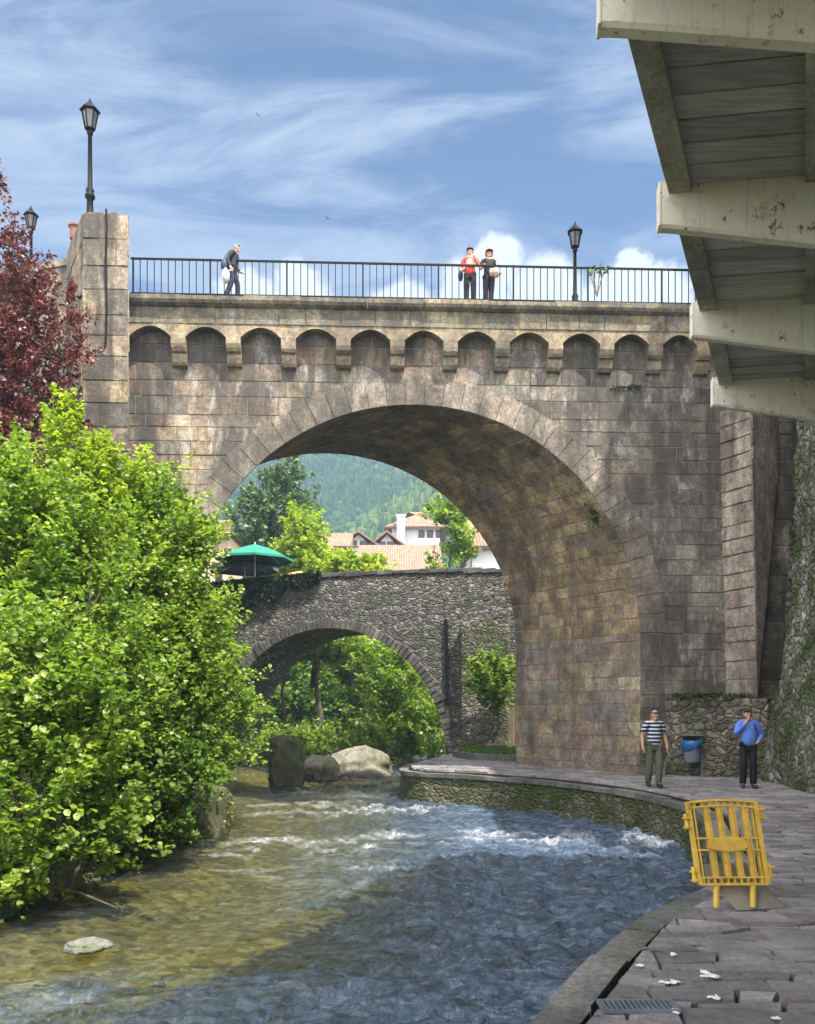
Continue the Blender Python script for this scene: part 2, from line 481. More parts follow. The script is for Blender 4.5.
M['leafred'] = leaf_mat('plum_leaf', [(0, (0.04, 0.012, 0.016)), (0.55, (0.125, 0.03, 0.036)), (1, (0.33, 0.12, 0.11))], 0.3, 0.4, 0.5)
M['leafpoplar'] = leaf_mat('poplar_leaf', [(0, (0.04, 0.08, 0.03)), (0.6, (0.1, 0.165, 0.065)), (1, (0.22, 0.29, 0.14))], 0.3)
M['ivy'] = leaf_mat('ivy_leaf', [(0, (0.01, 0.025, 0.006)), (0.7, (0.03, 0.06, 0.013)), (1, (0.06, 0.1, 0.02))], 0.15)
M['mossleaf'] = leaf_mat('moss_leaf', [(0, (0.04, 0.06, 0.012)), (0.6, (0.12, 0.15, 0.025)), (1, (0.24, 0.25, 0.05))], 0.2)
M['grass'] = leaf_mat('grass_blade', [(0, (0.03, 0.09, 0.008)), (1, (0.1, 0.2, 0.02))], 0.3)
M['forest'] = leaf_mat('forest_canopy', [(0, (0.012, 0.032, 0.018)), (0.7, (0.035, 0.07, 0.028)), (1, (0.08, 0.12, 0.04))], 0.1, 0.9, 0.05)
t = NT('earth_and_grass')
t.color(t.mix(t.ramp(t.noise(0.7, 8, 0.65), [(0.4, 0), (0.6, 1)]), (0.09, 0.07, 0.045), (0.05, 0.085, 0.02))); t.rough(0.95); t.bump(t.noise(6, 7, 0.7), 0.8, 0.1); M['earth'] = t.m
t = NT('river_bed')
pv_ = t.node('ShaderNodeTexVoronoi'); pv_.inputs['Scale'].default_value = 7.5; t.link(t.tc.outputs['Object'], pv_.inputs['Vector'])
ps_ = t.node('ShaderNodeSeparateColor'); t.link(pv_.outputs['Color'], ps_.inputs[0])
c = t.ramp(t.math('ADD', t.math('MULTIPLY', t.noise(3.0, 8, 0.7), 0.65), t.math('MULTIPLY', ps_.outputs[0], 0.35)), [(0.3, (0.14, 0.115, 0.035)), (0.5, (0.33, 0.27, 0.085)), (0.72, (0.55, 0.47, 0.24))])
c = t.mix(0.9, c, t.ramp(t.noise(1.1, 7, 0.65), [(0.3, 0.45), (0.7, 1.3)]), 'MULTIPLY')
c = t.mix(t.attr('tint'), c, (0.035, 0.04, 0.035))
t.color(c); t.rough(0.9); M['bed'] = t.m
t = NT('river_water')
n = t.n; t.n.remove(t.b)
fz = t.node('ShaderNodeFresnel'); fz.inputs['IOR'].default_value = 1.45
gl = t.node('ShaderNodeBsdfAnisotropic'); gl.inputs['Roughness'].default_value = 0.06
tr = t.node('ShaderNodeBsdfTransparent'); tr.inputs[0].default_value = (0.8, 0.84, 0.62, 1)
bp = t.node('ShaderNodeBump'); bp.inputs['Strength'].default_value = 1.0; bp.inputs['Distance'].default_value = 0.16
hh = t.math('ADD', t.noise(7.0, 5, 0.6, t.vec((1.5, 0.8, 1))), t.math('MULTIPLY', t.noise(22.0, 4, 0.6, t.vec((1.3, 0.8, 1))), 0.35))
t.link(hh, bp.inputs['Height'])
t.link(bp.outputs[0], fz.inputs['Normal']); t.link(bp.outputs[0], gl.inputs['Normal'])
# streaked blue diffuse paints the sky's reflection onto the stirred stream
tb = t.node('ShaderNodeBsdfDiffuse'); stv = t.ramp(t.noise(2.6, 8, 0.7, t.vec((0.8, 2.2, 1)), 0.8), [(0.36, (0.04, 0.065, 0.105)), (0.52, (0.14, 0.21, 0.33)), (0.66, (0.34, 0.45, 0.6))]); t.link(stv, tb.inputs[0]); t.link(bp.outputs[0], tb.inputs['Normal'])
ms = t.node('ShaderNodeMixShader'); t.link(t.math('MULTIPLY', t.attr('sky_sheen'), 0.62), ms.inputs[0]); t.link(tr.outputs[0], ms.inputs[1]); t.link(tb.outputs[0], ms.inputs[2])
mx = t.node('ShaderNodeMixShader'); t.link(fz.outputs[0], mx.inputs[0]); t.link(ms.outputs[0], mx.inputs[1]); t.link(gl.outputs[0], mx.inputs[2])
fo = t.node('ShaderNodeBsdfDiffuse'); fo.inputs[0].default_value = (0.72, 0.76, 0.8, 1)
fm = t.math('MULTIPLY', t.attr('tint'), t.ramp(t.noise(14, 6, 0.75, t.vec((1, 0.7, 1))), [(0.38, 0), (0.62, 1)]), True)
m2 = t.node('ShaderNodeMixShader'); t.link(fm, m2.inputs[0]); t.link(mx.outputs[0], m2.inputs[1]); t.link(fo.outputs[0], m2.inputs[2])
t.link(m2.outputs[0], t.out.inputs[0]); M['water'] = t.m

# ------------------------------------------------------------------ camera, sun, sky
cam = bpy.data.cameras.new('camera'); co = bpy.data.objects.new('camera', cam); COL.objects.link(co)
co.location = (0, 0, EYE); co.rotation_euler = (R(90), 0, 0)
cam.sensor_width = 36; cam.lens = 36 * F / 1024.0; cam.shift_y = (HY - 512) / 1024.0
cam.clip_start = 0.05; cam.clip_end = 3000
scene.camera = co
AZ, EL = R(38), R(61)
sd = Vector((math.sin(AZ) * math.cos(EL), -math.cos(AZ) * math.cos(EL), math.sin(EL)))   # towards the sun
sun = bpy.data.lights.new('sun', 'SUN'); so = bpy.data.objects.new('sun', sun); COL.objects.link(so)
sun.energy = 4.3; sun.angle = R(0.5); sun.color = (1.0, 0.94, 0.84)
so.rotation_euler = sd.to_track_quat('Z', 'Y').to_euler(); so.location = (20, -20, 60)
W = bpy.data.worlds.new('World'); scene.world = W; W.use_nodes = True
wn, wl = W.node_tree.nodes, W.node_tree.links
bg = wn['Background']; bg.inputs[1].default_value = 0.05
sky = wn.new('ShaderNodeTexSky'); sky.sky_type = 'NISHITA'; sky.sun_disc = False
sky.sun_elevation = EL; sky.sun_rotation = R(180) - AZ; sky.air_density = 1.0; sky.dust_density = 0.0; sky.ozone_density = 5.0
tc = wn.new('ShaderNodeTexCoord')


def wmath(op, a, b=0.0, clamp=False):
    q = wn.new('ShaderNodeMath'); q.operation = op; q.use_clamp = clamp
    for s_, i in ((a, 0), (b, 1)):
        if hasattr(s_, 'links'): wl.new(s_, q.inputs[i])
        else: q.inputs[i].default_value = s_
    return q.outputs[0]


def wnoise(vec, scale, detail, rough, dist=0.0):
    q = wn.new('ShaderNodeTexNoise'); q.inputs['Scale'].default_value = scale; q.inputs['Detail'].default_value = detail
    q.inputs['Roughness'].default_value = rough; q.inputs['Distortion'].default_value = dist
    wl.new(vec, q.inputs['Vector']); return q


def wramp(f, a, b):
    q = wn.new('ShaderNodeMapRange'); q.interpolation_type = 'SMOOTHSTEP'
    q.inputs[1].default_value = a; q.inputs[2].default_value = b
    wl.new(f, q.inputs[0]); return q.outputs[0]


def wmixc(f, a, b):
    q = wn.new('ShaderNodeMix'); q.data_type = 'RGBA'
    if hasattr(f, 'links'): wl.new(f, q.inputs[0])
    else: q.inputs[0].default_value = f
    for s_, i in ((a, 6), (b, 7)):
        if hasattr(s_, 'links'): wl.new(s_, q.inputs[i])
        else: q.inputs[i].default_value = (*s_, 1)
    return q.outputs[2]


sepd = wn.new('ShaderNodeSeparateXYZ'); wl.new(tc.outputs['Generated'], sepd.inputs[0])
den = wmath('ADD', wmath('MAXIMUM', sepd.outputs[2], 0.0), 0.12)
cmb = wn.new('ShaderNodeCombineXYZ')
wl.new(wmath('DIVIDE', sepd.outputs[0], den), cmb.inputs[0]); wl.new(wmath('DIVIDE', sepd.outputs[1], den), cmb.inputs[1])
mp = wn.new('ShaderNodeMapping'); mp.inputs['Scale'].default_value = (1.5, 4.2, 1); mp.inputs['Rotation'].default_value = (0, 0, R(24)); mp.inputs['Location'].default_value = (3.3, 1.4, 0)
wl.new(cmb.outputs[0], mp.inputs[0])
cir = wramp(wnoise(mp.outputs[0], 1.15, 10, 0.62, 0.9).outputs['Fac'], 0.36, 0.66)
tint_ = wn.new('ShaderNodeMix'); tint_.data_type = 'RGBA'; tint_.blend_type = 'MULTIPLY'; tint_.inputs[0].default_value = 1.0
wl.new(sky.outputs[0], tint_.inputs[6]); tint_.inputs[7].default_value = (0.76, 0.92, 1.05, 1)
high = wmath('ADD', wmath('MULTIPLY', wramp(sepd.outputs[2], 0.35, 0.62), 0.35), 0.6)
skyc = wmixc(wmath('MULTIPLY', cir, high), tint_.outputs[2], (4.0, 4.7, 6.0))
# unseen bright broken cloud added overhead and behind the viewer as fill light
beh = wramp(sepd.outputs[1], 0.42, -0.1)
brk = wramp(wnoise(cmb.outputs[0], 0.9, 6, 0.55, 0.3).outputs['Fac'], 0.3, 0.55)
skyc = wmixc(wmath('MULTIPLY', beh, wmath('MULTIPLY', brk, 0.9)), skyc, (39.0, 38.0, 36.5))
# cumulus heaps low over the bridge
dn = wnoise(tc.outputs['Generated'], 26, 7, 0.6)
va = wn.new('ShaderNodeVectorMath'); va.operation = 'MULTIPLY_ADD'; va.inputs[1].default_value = (0.05, 0.05, 0.05)
sb = wn.new('ShaderNodeVectorMath'); sb.operation = 'SUBTRACT'; wl.new(dn.outputs['Color'], sb.inputs[0]); sb.inputs[1].default_value = (0.5, 0.5, 0.5)
wl.new(sb.outputs[0], va.inputs[0]); wl.new(tc.outputs['Generated'], va.inputs[2])
cum = None
for px, py, rx in ((496, 262, 0.042), (470, 300, 0.06), (545, 300, 0.065), (632, 272, 0.03), (610, 300, 0.05), (300, 300, 0.05), (250, 305, 0.05), (405, 312, 0.05), (660, 300, 0.05)):
    d = Vector(((px - CX) / F, 1, (HY - py) / F)).normalized()
    ds = wn.new('ShaderNodeVectorMath'); ds.operation = 'DISTANCE'; wl.new(va.outputs[0], ds.inputs[0]); ds.inputs[1].default_value = d
    m_ = wramp(ds.outputs['Value'], rx * .8, rx * 0.52)
    cum = m_ if cum is None else wmath('MAXIMUM', cum, m_)
skyc = wmixc(wmath('MULTIPLY', cum, 0.85), skyc, (7.6, 7.9, 8.4))
wl.new(skyc, bg.inputs[0])
vs = scene.view_settings
vs.view_transform = 'Standard'; vs.look = 'None'; vs.gamma = 1; vs.use_curve_mapping = False; vs.exposure = 1.38

# ------------------------------------------------------------------ ground, river
XL_Y = [0, 10.7, 14.5, 17, 21, 24, 29, 37, 45, 55, 70]
XL_X = [-5.9, -5.2, -4.7, -4.5, -4.6, -5.1, -5.7, -7.9, -8, -6.5, -6]
XR_Y = [0, 34, 38, 46, 55, 70]
XR_X = [40, 40, 2.2, 1.2, -1, -3]


def terrain(x, y):
    d = np.interp(y, XL_Y, XL_X) - x
    h = -1.45 + 1.0 * sstep(-0.4, 0.7, d) + 1.3 * sstep(0.6, 5, d) + 3.0 * sstep(4.5, 10, d)
    e = x - np.interp(y, XR_Y, XR_X)
    h = np.maximum(h, -1.45 + 1.65 * sstep(-0.5, 1.5, e) + 2.0 * sstep(1.5, 6, e))
    h = h + sstep(58, 72, y) * (4.6 - h) * 1.0
    return h + 0.22 * (fbm(x * 0.7, y * 0.7, 5) - 0.47)


def axis(segs):
    out = []
    for a, b, st in segs:
        out += list(np.arange(a, b, st))
    return np.array(out + [segs[-1][1]])


def grid_mesh(name, xs, ys, hf, mat, **k):
    X, Y = np.meshgrid(xs, ys)
    Z = hf(X, Y)
    v = np.stack([X, Y, Z], -1).reshape(-1, 3)
    nx, ny = len(xs), len(ys)
    i = np.arange((ny - 1) * nx).reshape(ny - 1, nx)[:, :-1].ravel()
    f = np.stack([i, i + 1, i + nx + 1, i + nx], -1)
    return np_mesh(name, v, f, mat, **k), v


g, _ = grid_mesh('ground', axis([(-385, -40, 15), (-40, -16, 1.5), (-16, 10, 0.35), (10, 40, 1.5), (40, 385, 15)]),
                 axis([(-45, 2, 3), (2, 62, 0.4), (62, 90, 2), (90, 200, 6)]), terrain, M['earth'], smooth=True)
tag(g, kind='structure')
xs = np.linspace(-9, 7, 90); ys = np.linspace(0.5, 62, 240)
bed, _ = grid_mesh('river_bed', xs, ys, lambda x, y: -1.33 + 0.16 * (fbm(x * 1.3, y * 1.3, 9) - 0.5) + 0.3 * sstep(1.8, 0.0, x - np.interp(y, XL_Y, XL_X)) - 0.3 * sstep(-1.5, 2, x), M['bed'], smooth=True)
at_ = bed.data.attributes.new('tint', 'FLOAT', 'POINT')
at_.data.foreach_set('value', (sstep(-2.4, 2.6, _[:, 0] + 0.5 * (fbm(_[:, 0] * .8, _[:, 1] * .8, 21) - .5) - 0.06 * (_[:, 1] - 9) ) * 0.85).astype(np.float32))
tag(bed, kind='structure')
WZ = -0.95
xs = np.linspace(-9.5, 6.5, 400)
ys = 2.0 * np.exp(np.linspace(0, math.log(64 / 2.0), 480))
X, Y = np.meshgrid(xs, ys)


def waves(X, Y):
    rough = 0.3 + 0.8 * sstep(-3.2, 0.5, X + 0.12 * (Y - 9) + 4.0 * sstep(9.5, 7.5, Y)) + 0.1 * sstep(13, 18, Y) * sstep(40, 26, Y)
    rough = rough * (0.6 + 0.8 * vnoise(X * 0.5, Y * 0.35, 3))
    X = X * 0.8; Y = Y * 1.35
    wx = X + 0.4 * vnoise(X * 1.1, Y * 1.1, 31); wy = Y + 0.5 * vnoise(X * 0.9 + 5, Y * 0.9, 32)
    a = 1 - np.abs(2 * fbm(wx * 1.1, wy * 1.5, 41, 3) - 0.9) * 1.6
    b = 1 - np.abs(2 * fbm(wx * 2.8, wy * 3.6, 42, 3) - 0.9) * 1.6
    c = fbm(wx * 8, wy * 9, 43, 2)
    d_ = 1 - np.abs(2 * fbm(wx * 6.5, wy * 7.5, 44, 2) - 0.75) * 1.6
    return rough * (0.10 * (a - .6) + 0.12 * (b - .6) + 0.075 * (d_ - .6) + 0.025 * c), a, rough


H, cr, rg = waves(X, Y)
foam = sstep(0.66, 0.98, cr) * sstep(0.56, 0.8, fbm(X * 0.35 + 2, Y * 0.8, 77, 3) + 0.12 * rg) * sstep(12.5, 15, Y) * sstep(30, 20, Y)
# white water where the current hits the wall and over the riffle
wallband = sstep(1.4, 0.3, np.abs(Y - (17.2 + 0.25 * (5 - X)))) * sstep(0.5, 2.0, X) * sstep(0.62, 0.95, cr)
foam = np.clip(foam * 0.55 + wallband * 0.5, 0, 1)
v = np.stack([X, Y, WZ + H], -1).reshape(-1, 3)
nx, ny = len(xs), len(ys)
i = np.arange((ny - 1) * nx).reshape(ny - 1, nx)[:, :-1].ravel()
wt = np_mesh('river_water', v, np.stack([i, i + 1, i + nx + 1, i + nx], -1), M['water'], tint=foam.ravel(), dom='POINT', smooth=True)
tag(wt, kind='structure')
at_ = wt.data.attributes.new('sky_sheen', 'FLOAT', 'POINT')  # weight of the painted blue sky reflection
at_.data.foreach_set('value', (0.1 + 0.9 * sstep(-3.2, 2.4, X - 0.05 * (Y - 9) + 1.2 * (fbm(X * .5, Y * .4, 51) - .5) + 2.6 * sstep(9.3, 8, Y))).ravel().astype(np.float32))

# ------------------------------------------------------------------ path, kerb and river wall
EDGE = [(-1.2, 1.5), (0.1, 3.9), (0.64, 4.84), (0.99, 5.52), (1.46, 6.46), (2.05, 7.5), (2.6, 8.25), (3.06, 8.8), (3.5, 9.4), (3.82, 10.0), (4.05, 10.7), (4.3, 11.6),
        (4.7, 13.0), (5.15, 14.6), (5.38, 16.4), (5.1, 18.66), (4.55, 20.3), (3.67, 21.86), (2.52, 23.2), (1.25, 24.2), (0.35, 24.75), (-0.08, 25.3), (-0.2, 26.2), (-0.1, 27.5), (0.3, 29.4), (1.0, 31.4), (1.5, 34.0), (1.9, 36.0)]


def resample(pts, st):
    pts = [Vector(p) for p in pts]
    # Catmull-Rom for smoothness
    d = []
    for i in range(len(pts) - 1):
        p0, p1, p2, p3 = pts[max(i - 1, 0)], pts[i], pts[i + 1], pts[min(i + 2, len(pts) - 1)]
        for k in range(12):
            u = k / 12
            d.append(0.5 * ((2 * p1) + (p2 - p0) * u + (2 * p0 - 5 * p1 + 4 * p2 - p3) * u * u + (3 * p1 - p0 - 3 * p2 + p3) * u ** 3))
    d.append(pts[-1])
    out = [d[0]]; acc = 0
    for a, b in zip(d, d[1:]):
        L = (b - a).length
        while acc + L >= st:
            a = a + (b - a) * ((st - acc) / L); L = (b - a).length; acc = 0
            out.append(a)
        acc += L
    return out


edge = resample(EDGE, 0.16)
KW = 0.3
nrm = []
for i in range(len(edge)):
    a = edge[max(i - 2, 0)]; b = edge[min(i + 2, len(edge) - 1)]
    t_ = (b - a).normalized()
    nrm.append(Vector((t_.y, -t_.x)))       # towards the path
inner = [e + n_ * KW for e, n_ in zip(edge, nrm)]
rng = random.Random(4)
# base sheet under the flags, with a step down to the kerb
mb = MB()
loop = [(p.x, p.y) for p in inner] + [(30, 36), (30, -6), (-1, -6)]
mb.poly([(x, y, -0.05) for x, y in loop])
for a, b in zip(inner, inner[1:]):
    mb.poly([(a.x, a.y, -0.3), (b.x, b.y, -0.3), (b.x, b.y, -0.05), (a.x, a.y, -0.05)][::-1])
base = mb.build('path_bed', M['joint']); tag(base, kind='structure')


def inside(x, y, pl):
    r = False; j = len(pl) - 1
    for i in range(len(pl)):
        if (pl[i][1] > y) != (pl[j][1] > y) and x < (pl[j][0] - pl[i][0]) * (y - pl[i][1]) / (pl[j][1] - pl[i][1]) + pl[i][0]:
            r = not r
        j = i
    return r


def clip_half(pl, px, py, nx_, ny_):
    out = []
    for i in range(len(pl)):
        a, b = pl[i], pl[(i + 1) % len(pl)]
        da = (a[0] - px) * nx_ + (a[1] - py) * ny_; db = (b[0] - px) * nx_ + (b[1] - py) * ny_
        if da >= 0: out.append(a)
        if da * db < 0:
            k_ = da / (da - db)
            out.append((a[0] + (b[0] - a[0]) * k_, a[1] + (b[1] - a[1]) * k_))
    return out


def inset_block(mb, pts2, mapf, gap, bev, h, t, tilt=0.0, rng=rng):
    c = Vector((sum(p[0] for p in pts2) / len(pts2), sum(p[1] for p in pts2) / len(pts2)))
    n = len(pts2)
    Q = [Vector((p[0], p[1])) for p in pts2]
    ar = sum(Q[i].x * Q[(i + 1) % n].y - Q[(i + 1) % n].x * Q[i].y for i in range(n))
    sg = 1 if ar > 0 else -1
    en = []
    for i in range(n):
        e = Q[(i + 1) % n] - Q[i]
        L = max(e.length, 1e-6)
        en.append(Vector((-e.y, e.x)) * (sg / L))
    md = min((c - Q[i]).dot(en[i]) for i in range(n))
    def ins(i, d):
        d = min(d, max(md, 0) * .45)
        n1, n2 = en[i - 1], en[i]
        return Q[i] + (n1 + n2) * (d / max(0.35, 1 + n1.dot(n2)))
    A = [ins(i, gap) for i in range(n)]; B = [ins(i, gap + bev) for i in range(n)]
    ta, tb = rng.uniform(-tilt, tilt), rng.uniform(-tilt, tilt)
    vs = [mapf(a.x, a.y, -0.02) for a in A] + [mapf(b.x, b.y, h + ta * (b.x - c.x) + tb * (b.y - c.y)) for b in B]
    fs = [list(range(n, 2 * n))] + [[k, (k + 1) % n, n + (k + 1) % n, n + k] for k in range(n)]
    mb.add(vs, fs, t)


mb = MB()
rows = [1.0]
while rows[-1] < 35:
    rows.append(rows[-1] + rng.uniform(0.13, 0.25) * (1 if rows[-1] < 14 else 1.25))


def rowy(i, x):
    return rows[i] - 0.12 * x + 0.15 * (float(vnoise(np.float64(x * 1.7), np.float64(i * 3.3), 8)) - 0.5) * 2.0


for i in range(len(rows) - 1):
    x = -1.0 + rng.random()
    lb, lt = x, x
    while x < 11.5:
        w = rng.uniform(0.2, 0.6)
        rb, rt = x + w + rng.uniform(-.04, .04), x + w + rng.uniform(-.09, .09)
        mb_, mt_ = (lb + rb) / 2, (lt + rt) / 2
        pts = [(lb, rowy(i, lb)), (mb_, rowy(i, mb_)), (rb, rowy(i, rb)), (rt, rowy(i + 1, rt)), (mt_, rowy(i + 1, mt_)), (lt, rowy(i + 1, lt))]
        lb, lt = rb, rt
        cx_, cy_ = x + w / 2, (pts[0][1] + pts[3][1]) / 2
        if cy_ > 2.5 and any(inside(p[0], p[1], loop) for p in pts):
            q_ = min(range(len(inner)), key=lambda k_: (inner[k_].x - cx_) ** 2 + (inner[k_].y - cy_) ** 2)
            pts = clip_half(pts, inner[q_].x + nrm[q_].x * .01, inner[q_].y + nrm[q_].y * .01, nrm[q_].x, nrm[q_].y)
            if len(pts) >= 3:
                inset_block(mb, pts, lambda a, b, d: (a, b, d if d > -.019 else -.05), rng.uniform(0.003, 0.008), 0.012, rng.uniform(-0.007, 0.009), rng.random(), 0.03)
        x += w
pv = mb.build('path', M['flag']); tag(pv, kind='structure')
# kerb stones
mb = MB()
k = 0
while k < len(edge) - 8:
    n_ = rng.randint(4, 7)
    a, b = k, min(k + n_, len(edge) - 1)
    t_ = rng.random(); dz = rng.uniform(-0.02, 0.02)
    ov = 0.05
    ptsO = [edge[q] - nrm[q] * ov for q in range(a, b + 1)]
    ptsI = [edge[q] + nrm[q] * (KW - 0.075) for q in range(a, b + 1)]
    g_ = 0.013
    d0 = (ptsO[1] - ptsO[0]).normalized() * g_; d1 = (ptsO[-1] - ptsO[-2]).normalized() * g_
    ptsO[0] += d0; ptsI[0] += d0; ptsO[-1] -= d1; ptsI[-1] -= d1
    z1, z0 = -0.085 + dz, -0.20
    m_ = len(ptsO)
    vs = [(p.x, p.y, z1) for p in ptsO] + [(p.x, p.y, z1) for p in ptsI] + [(p.x, p.y, z0) for p in ptsO] + [(p.x, p.y, z0) for p in ptsI]
    fs = []
    for q in range(m_ - 1):
        fs += [[q, m_ + q, m_ + q + 1, q + 1], [q, q + 1, 2 * m_ + q + 1, 2 * m_ + q], [m_ + q + 1, m_ + q, 3 * m_ + q, 3 * m_ + q + 1]]
    fs += [[0, 2 * m_, 3 * m_, m_], [m_ - 1, 2 * m_ - 1, 4 * m_ - 1, 3 * m_ - 1]]
    mb.add(vs, fs, t_)
    k = b
kb = mb.build('kerb', M['kerb']); tag(kb, kind='structure')
# river wall below the kerb, uneven
mb = MB()
zz = [-1.8, -1.0, -0.8, -0.6, -0.4, -0.2]
for a in range(len(edge) - 1):
    for q in range(len(zz) - 1):
        def wp(i_, j_):
            e = edge[i_]; n_ = nrm[i_]
            o = 0.05 * (float(vnoise(np.float64(i_ * 0.45), np.float64(zz[j_] * 4), 12)) - 0.5) + 0.08 * (zz[j_] + 0.2)
            return (e.x + n_.x * o, e.y + n_.y * o, zz[j_])
        mb.poly([wp(a + 1, q), wp(a, q), wp(a, q + 1), wp(a + 1, q + 1)])
rw = mb.build('river_wall', M['riverwall'], loc=(2.5, 23, -0.8), smooth=True)
tag(rw, 'low curving mossy stone wall holding the paved path above the water', 'wall')

# ------------------------------------------------------------------ masonry of the big bridge
def masonry(mb, u0, u1, v0, v1, mapf, rh=(0.32, 0.5), bw=(0.38, 0.95), clip=None, gap=0.004, bev=0.012, prot=0.016, rng=rng, tfun=None):
    v = v0
    while v < v1 - 0.05:
        h = rng.uniform(*rh)
        if v + h > v1 - 0.2: h = v1 - v
        u = u0
        first = True
        while u < u1 - 0.02:
            w = rng.uniform(*bw) * (0.55 if first and rng.random() < .5 else 1)
            first = False
            if u + w > u1 - 0.22: w = u1 - u
            pl = [(u, v), (u + w, v), (u + w, v + h), (u, v + h)]
            if clip: pl = clip(pl)
            if pl and len(pl) >= 3:
                t_ = rng.random()
                if tfun: t_ = tfun(u + w / 2, v + h / 2, t_)
                inset_block(mb, pl, mapf, gap, bev, rng.uniform(-0.006, prot), t_, 0.02, rng)
            u += w
        v += h


KS = 0.04                                   # the face turns a little away to the right
Y0 = 22.8
un = Vector((1, KS, 0)).normalized(); nf = Vector((un.y, -un.x, 0))     # nf points to the camera side
BV = Vector((-2.8, 4.35, 0))                # direction and length of the skewed vault
S0, RA, ZS = 0.2, 6.1, 3.84                 # arch centre along the face, radius, springing height
DECK = 12.5
ORG = Vector((0, Y0, 0))


def face(s, z, d):
    return ORG + un * s + nf * d + Vector((0, 0, z))


bridge = thing('stone_bridge', (6.3, 23.2, 0), 'tall sandstone road bridge with one huge round arch and a corbelled parapet', 'bridge')
SL, SR = -8.6, 16.0
ZT = DECK - 0.02
NA = 40
mb = MB()
arc = [(S0 + RA * math.cos(math.pi * (1 - k / NA)), ZS + RA * math.sin(math.pi * (1 - k / NA))) for k in range(NA + 1)]
for off, flip in ((Vector((0, 0, 0)), False), (BV, True)):
    def q(s, z): return face(s, z, -0.012) + off
    fs = [[q(SL, -2), q(S0 - RA, -2), q(S0 - RA, ZS), q(SL, ZS)], [q(SL, ZS), q(S0 - RA, ZS), q(S0 - RA, ZT), q(SL, ZT)],
          [q(S0 + RA, -2), q(SR, -2), q(SR, ZS), q(S0 + RA, ZS)], [q(S0 + RA, ZS), q(SR, ZS), q(SR, ZT), q(S0 + RA, ZT)]]
    for a, b in zip(arc, arc[1:]):
        fs.append([q(*a), q(*b), q(b[0], ZT), q(a[0], ZT)])
    for f in fs: mb.poly(f[::-1] if flip else f)
f0 = lambda s, z: face(s, z, -0.012)
prof = [(S0 - RA, -2)] + arc + [(S0 + RA, -2)]
for a, b in zip(prof, prof[1:]):
    mb.poly([f0(*a), f0(*a) + BV, f0(*b) + BV, f0(*b)])
mb.poly([f0(SL, ZT), f0(SR, ZT), f0(SR, ZT) + BV, f0(SL, ZT) + BV])
mb.poly([f0(SL, -2), f0(SL, ZT), f0(SL, ZT) + BV, f0(SL, -2) + BV])
mb.poly([f0(SR, -2), f0(SR, -2) + BV, f0(SR, ZT) + BV, f0(SR, ZT)])
mb.build('core', M['mortar'], bridge)
RING = 0.74


def clip_arch(pl):
    cx_ = sum(p[0] for p in pl) / len(pl); cy_ = sum(p[1] for p in pl) / len(pl)
    rr = RA + RING - 0.12
    if cy_ < ZS:
        s_ = 1 if cx_ > S0 else -1
        lim = RA + 0.004
        return clip_half(pl, S0 + s_ * lim, 0, s_, 0)
    a = math.atan2(cy_ - ZS, cx_ - S0)
    return clip_half(pl, S0 + rr * math.cos(a), ZS + rr * math.sin(a), math.cos(a), math.sin(a))


mb = MB()
rng = random.Random(11)
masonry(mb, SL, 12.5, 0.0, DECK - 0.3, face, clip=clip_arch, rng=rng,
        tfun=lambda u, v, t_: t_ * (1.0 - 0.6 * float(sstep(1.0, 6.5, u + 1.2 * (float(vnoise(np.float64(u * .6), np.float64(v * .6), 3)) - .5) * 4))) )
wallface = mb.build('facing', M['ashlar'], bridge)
# voussoirs of the arch ring
mb = MB()
NV = 39
for k in range(NV):
    a0, a1 = math.pi * k / NV, math.pi * (k + 1) / NV
    th = RING + rng.uniform(-0.03, 0.03)
    pl = [(RA - 0.01, a0), (th + RA, a0), (th + RA, (a0 + a1) / 2), (th + RA, a1), (RA - 0.01, a1), (RA - 0.01, (a0 + a1) / 2)]
    pts = [(S0 + r_ * math.cos(a_), ZS + r_ * math.sin(a_)) for r_, a_ in pl]
    inset_block(mb, pts, lambda s, z, d: face(s, z, d + 0.012), 0.002, 0.010, rng.uniform(0.0, 0.010), rng.random(), 0.01, rng)
mb.build('arch_ring', M['ring'], bridge)
# vault lining and pier faces
mb = MB()
BL = BV.length


def vault(u, v, d):      # u along the vault, v along the arc from the right springing
    a = v / RA
    r_ = RA - d
    return face(S0 + r_ * math.cos(a), ZS + r_ * math.sin(a), 0) + BV * (u / BL)


masonry(mb, 0.0, BL, 0.0, math.pi * RA, vault, rh=(0.3, 0.42), bw=(0.45, 1.1), gap=0.004, bev=0.015, prot=0.02, rng=rng)
mb.build('vault', M['barrel'], bridge)
mb = MB()
masonry(mb, 0.0, BL, -0.2, ZS, lambda u, v, d: face(S0 + RA - d, v, 0) + BV * (u / BL), rng=rng, rh=(0.36, 0.5), bw=(0.4, 0.95))
mb.build('pier_face', M['ashlar_warm'], bridge)
mb = MB()
masonry(mb, 0.0, BL, -1.4, ZS, lambda u, v, d: face(S0 - RA + d, v, 0) + BV * (1 - u / BL), rng=rng)
mb.build('pier_face', M['ashlar_warm'], bridge)

# corbel table: corbels, little arches, plain band, cornice
OV = 0.37
CPX = [178, 233, 288, 343, 397, 450, 502, 555, 606, 655, 703]
YB = Y0 - OV


def s_at(px, d):
    y_ = Y0 - d
    return (px - CX) * y_ / (F - KS * (px - CX))


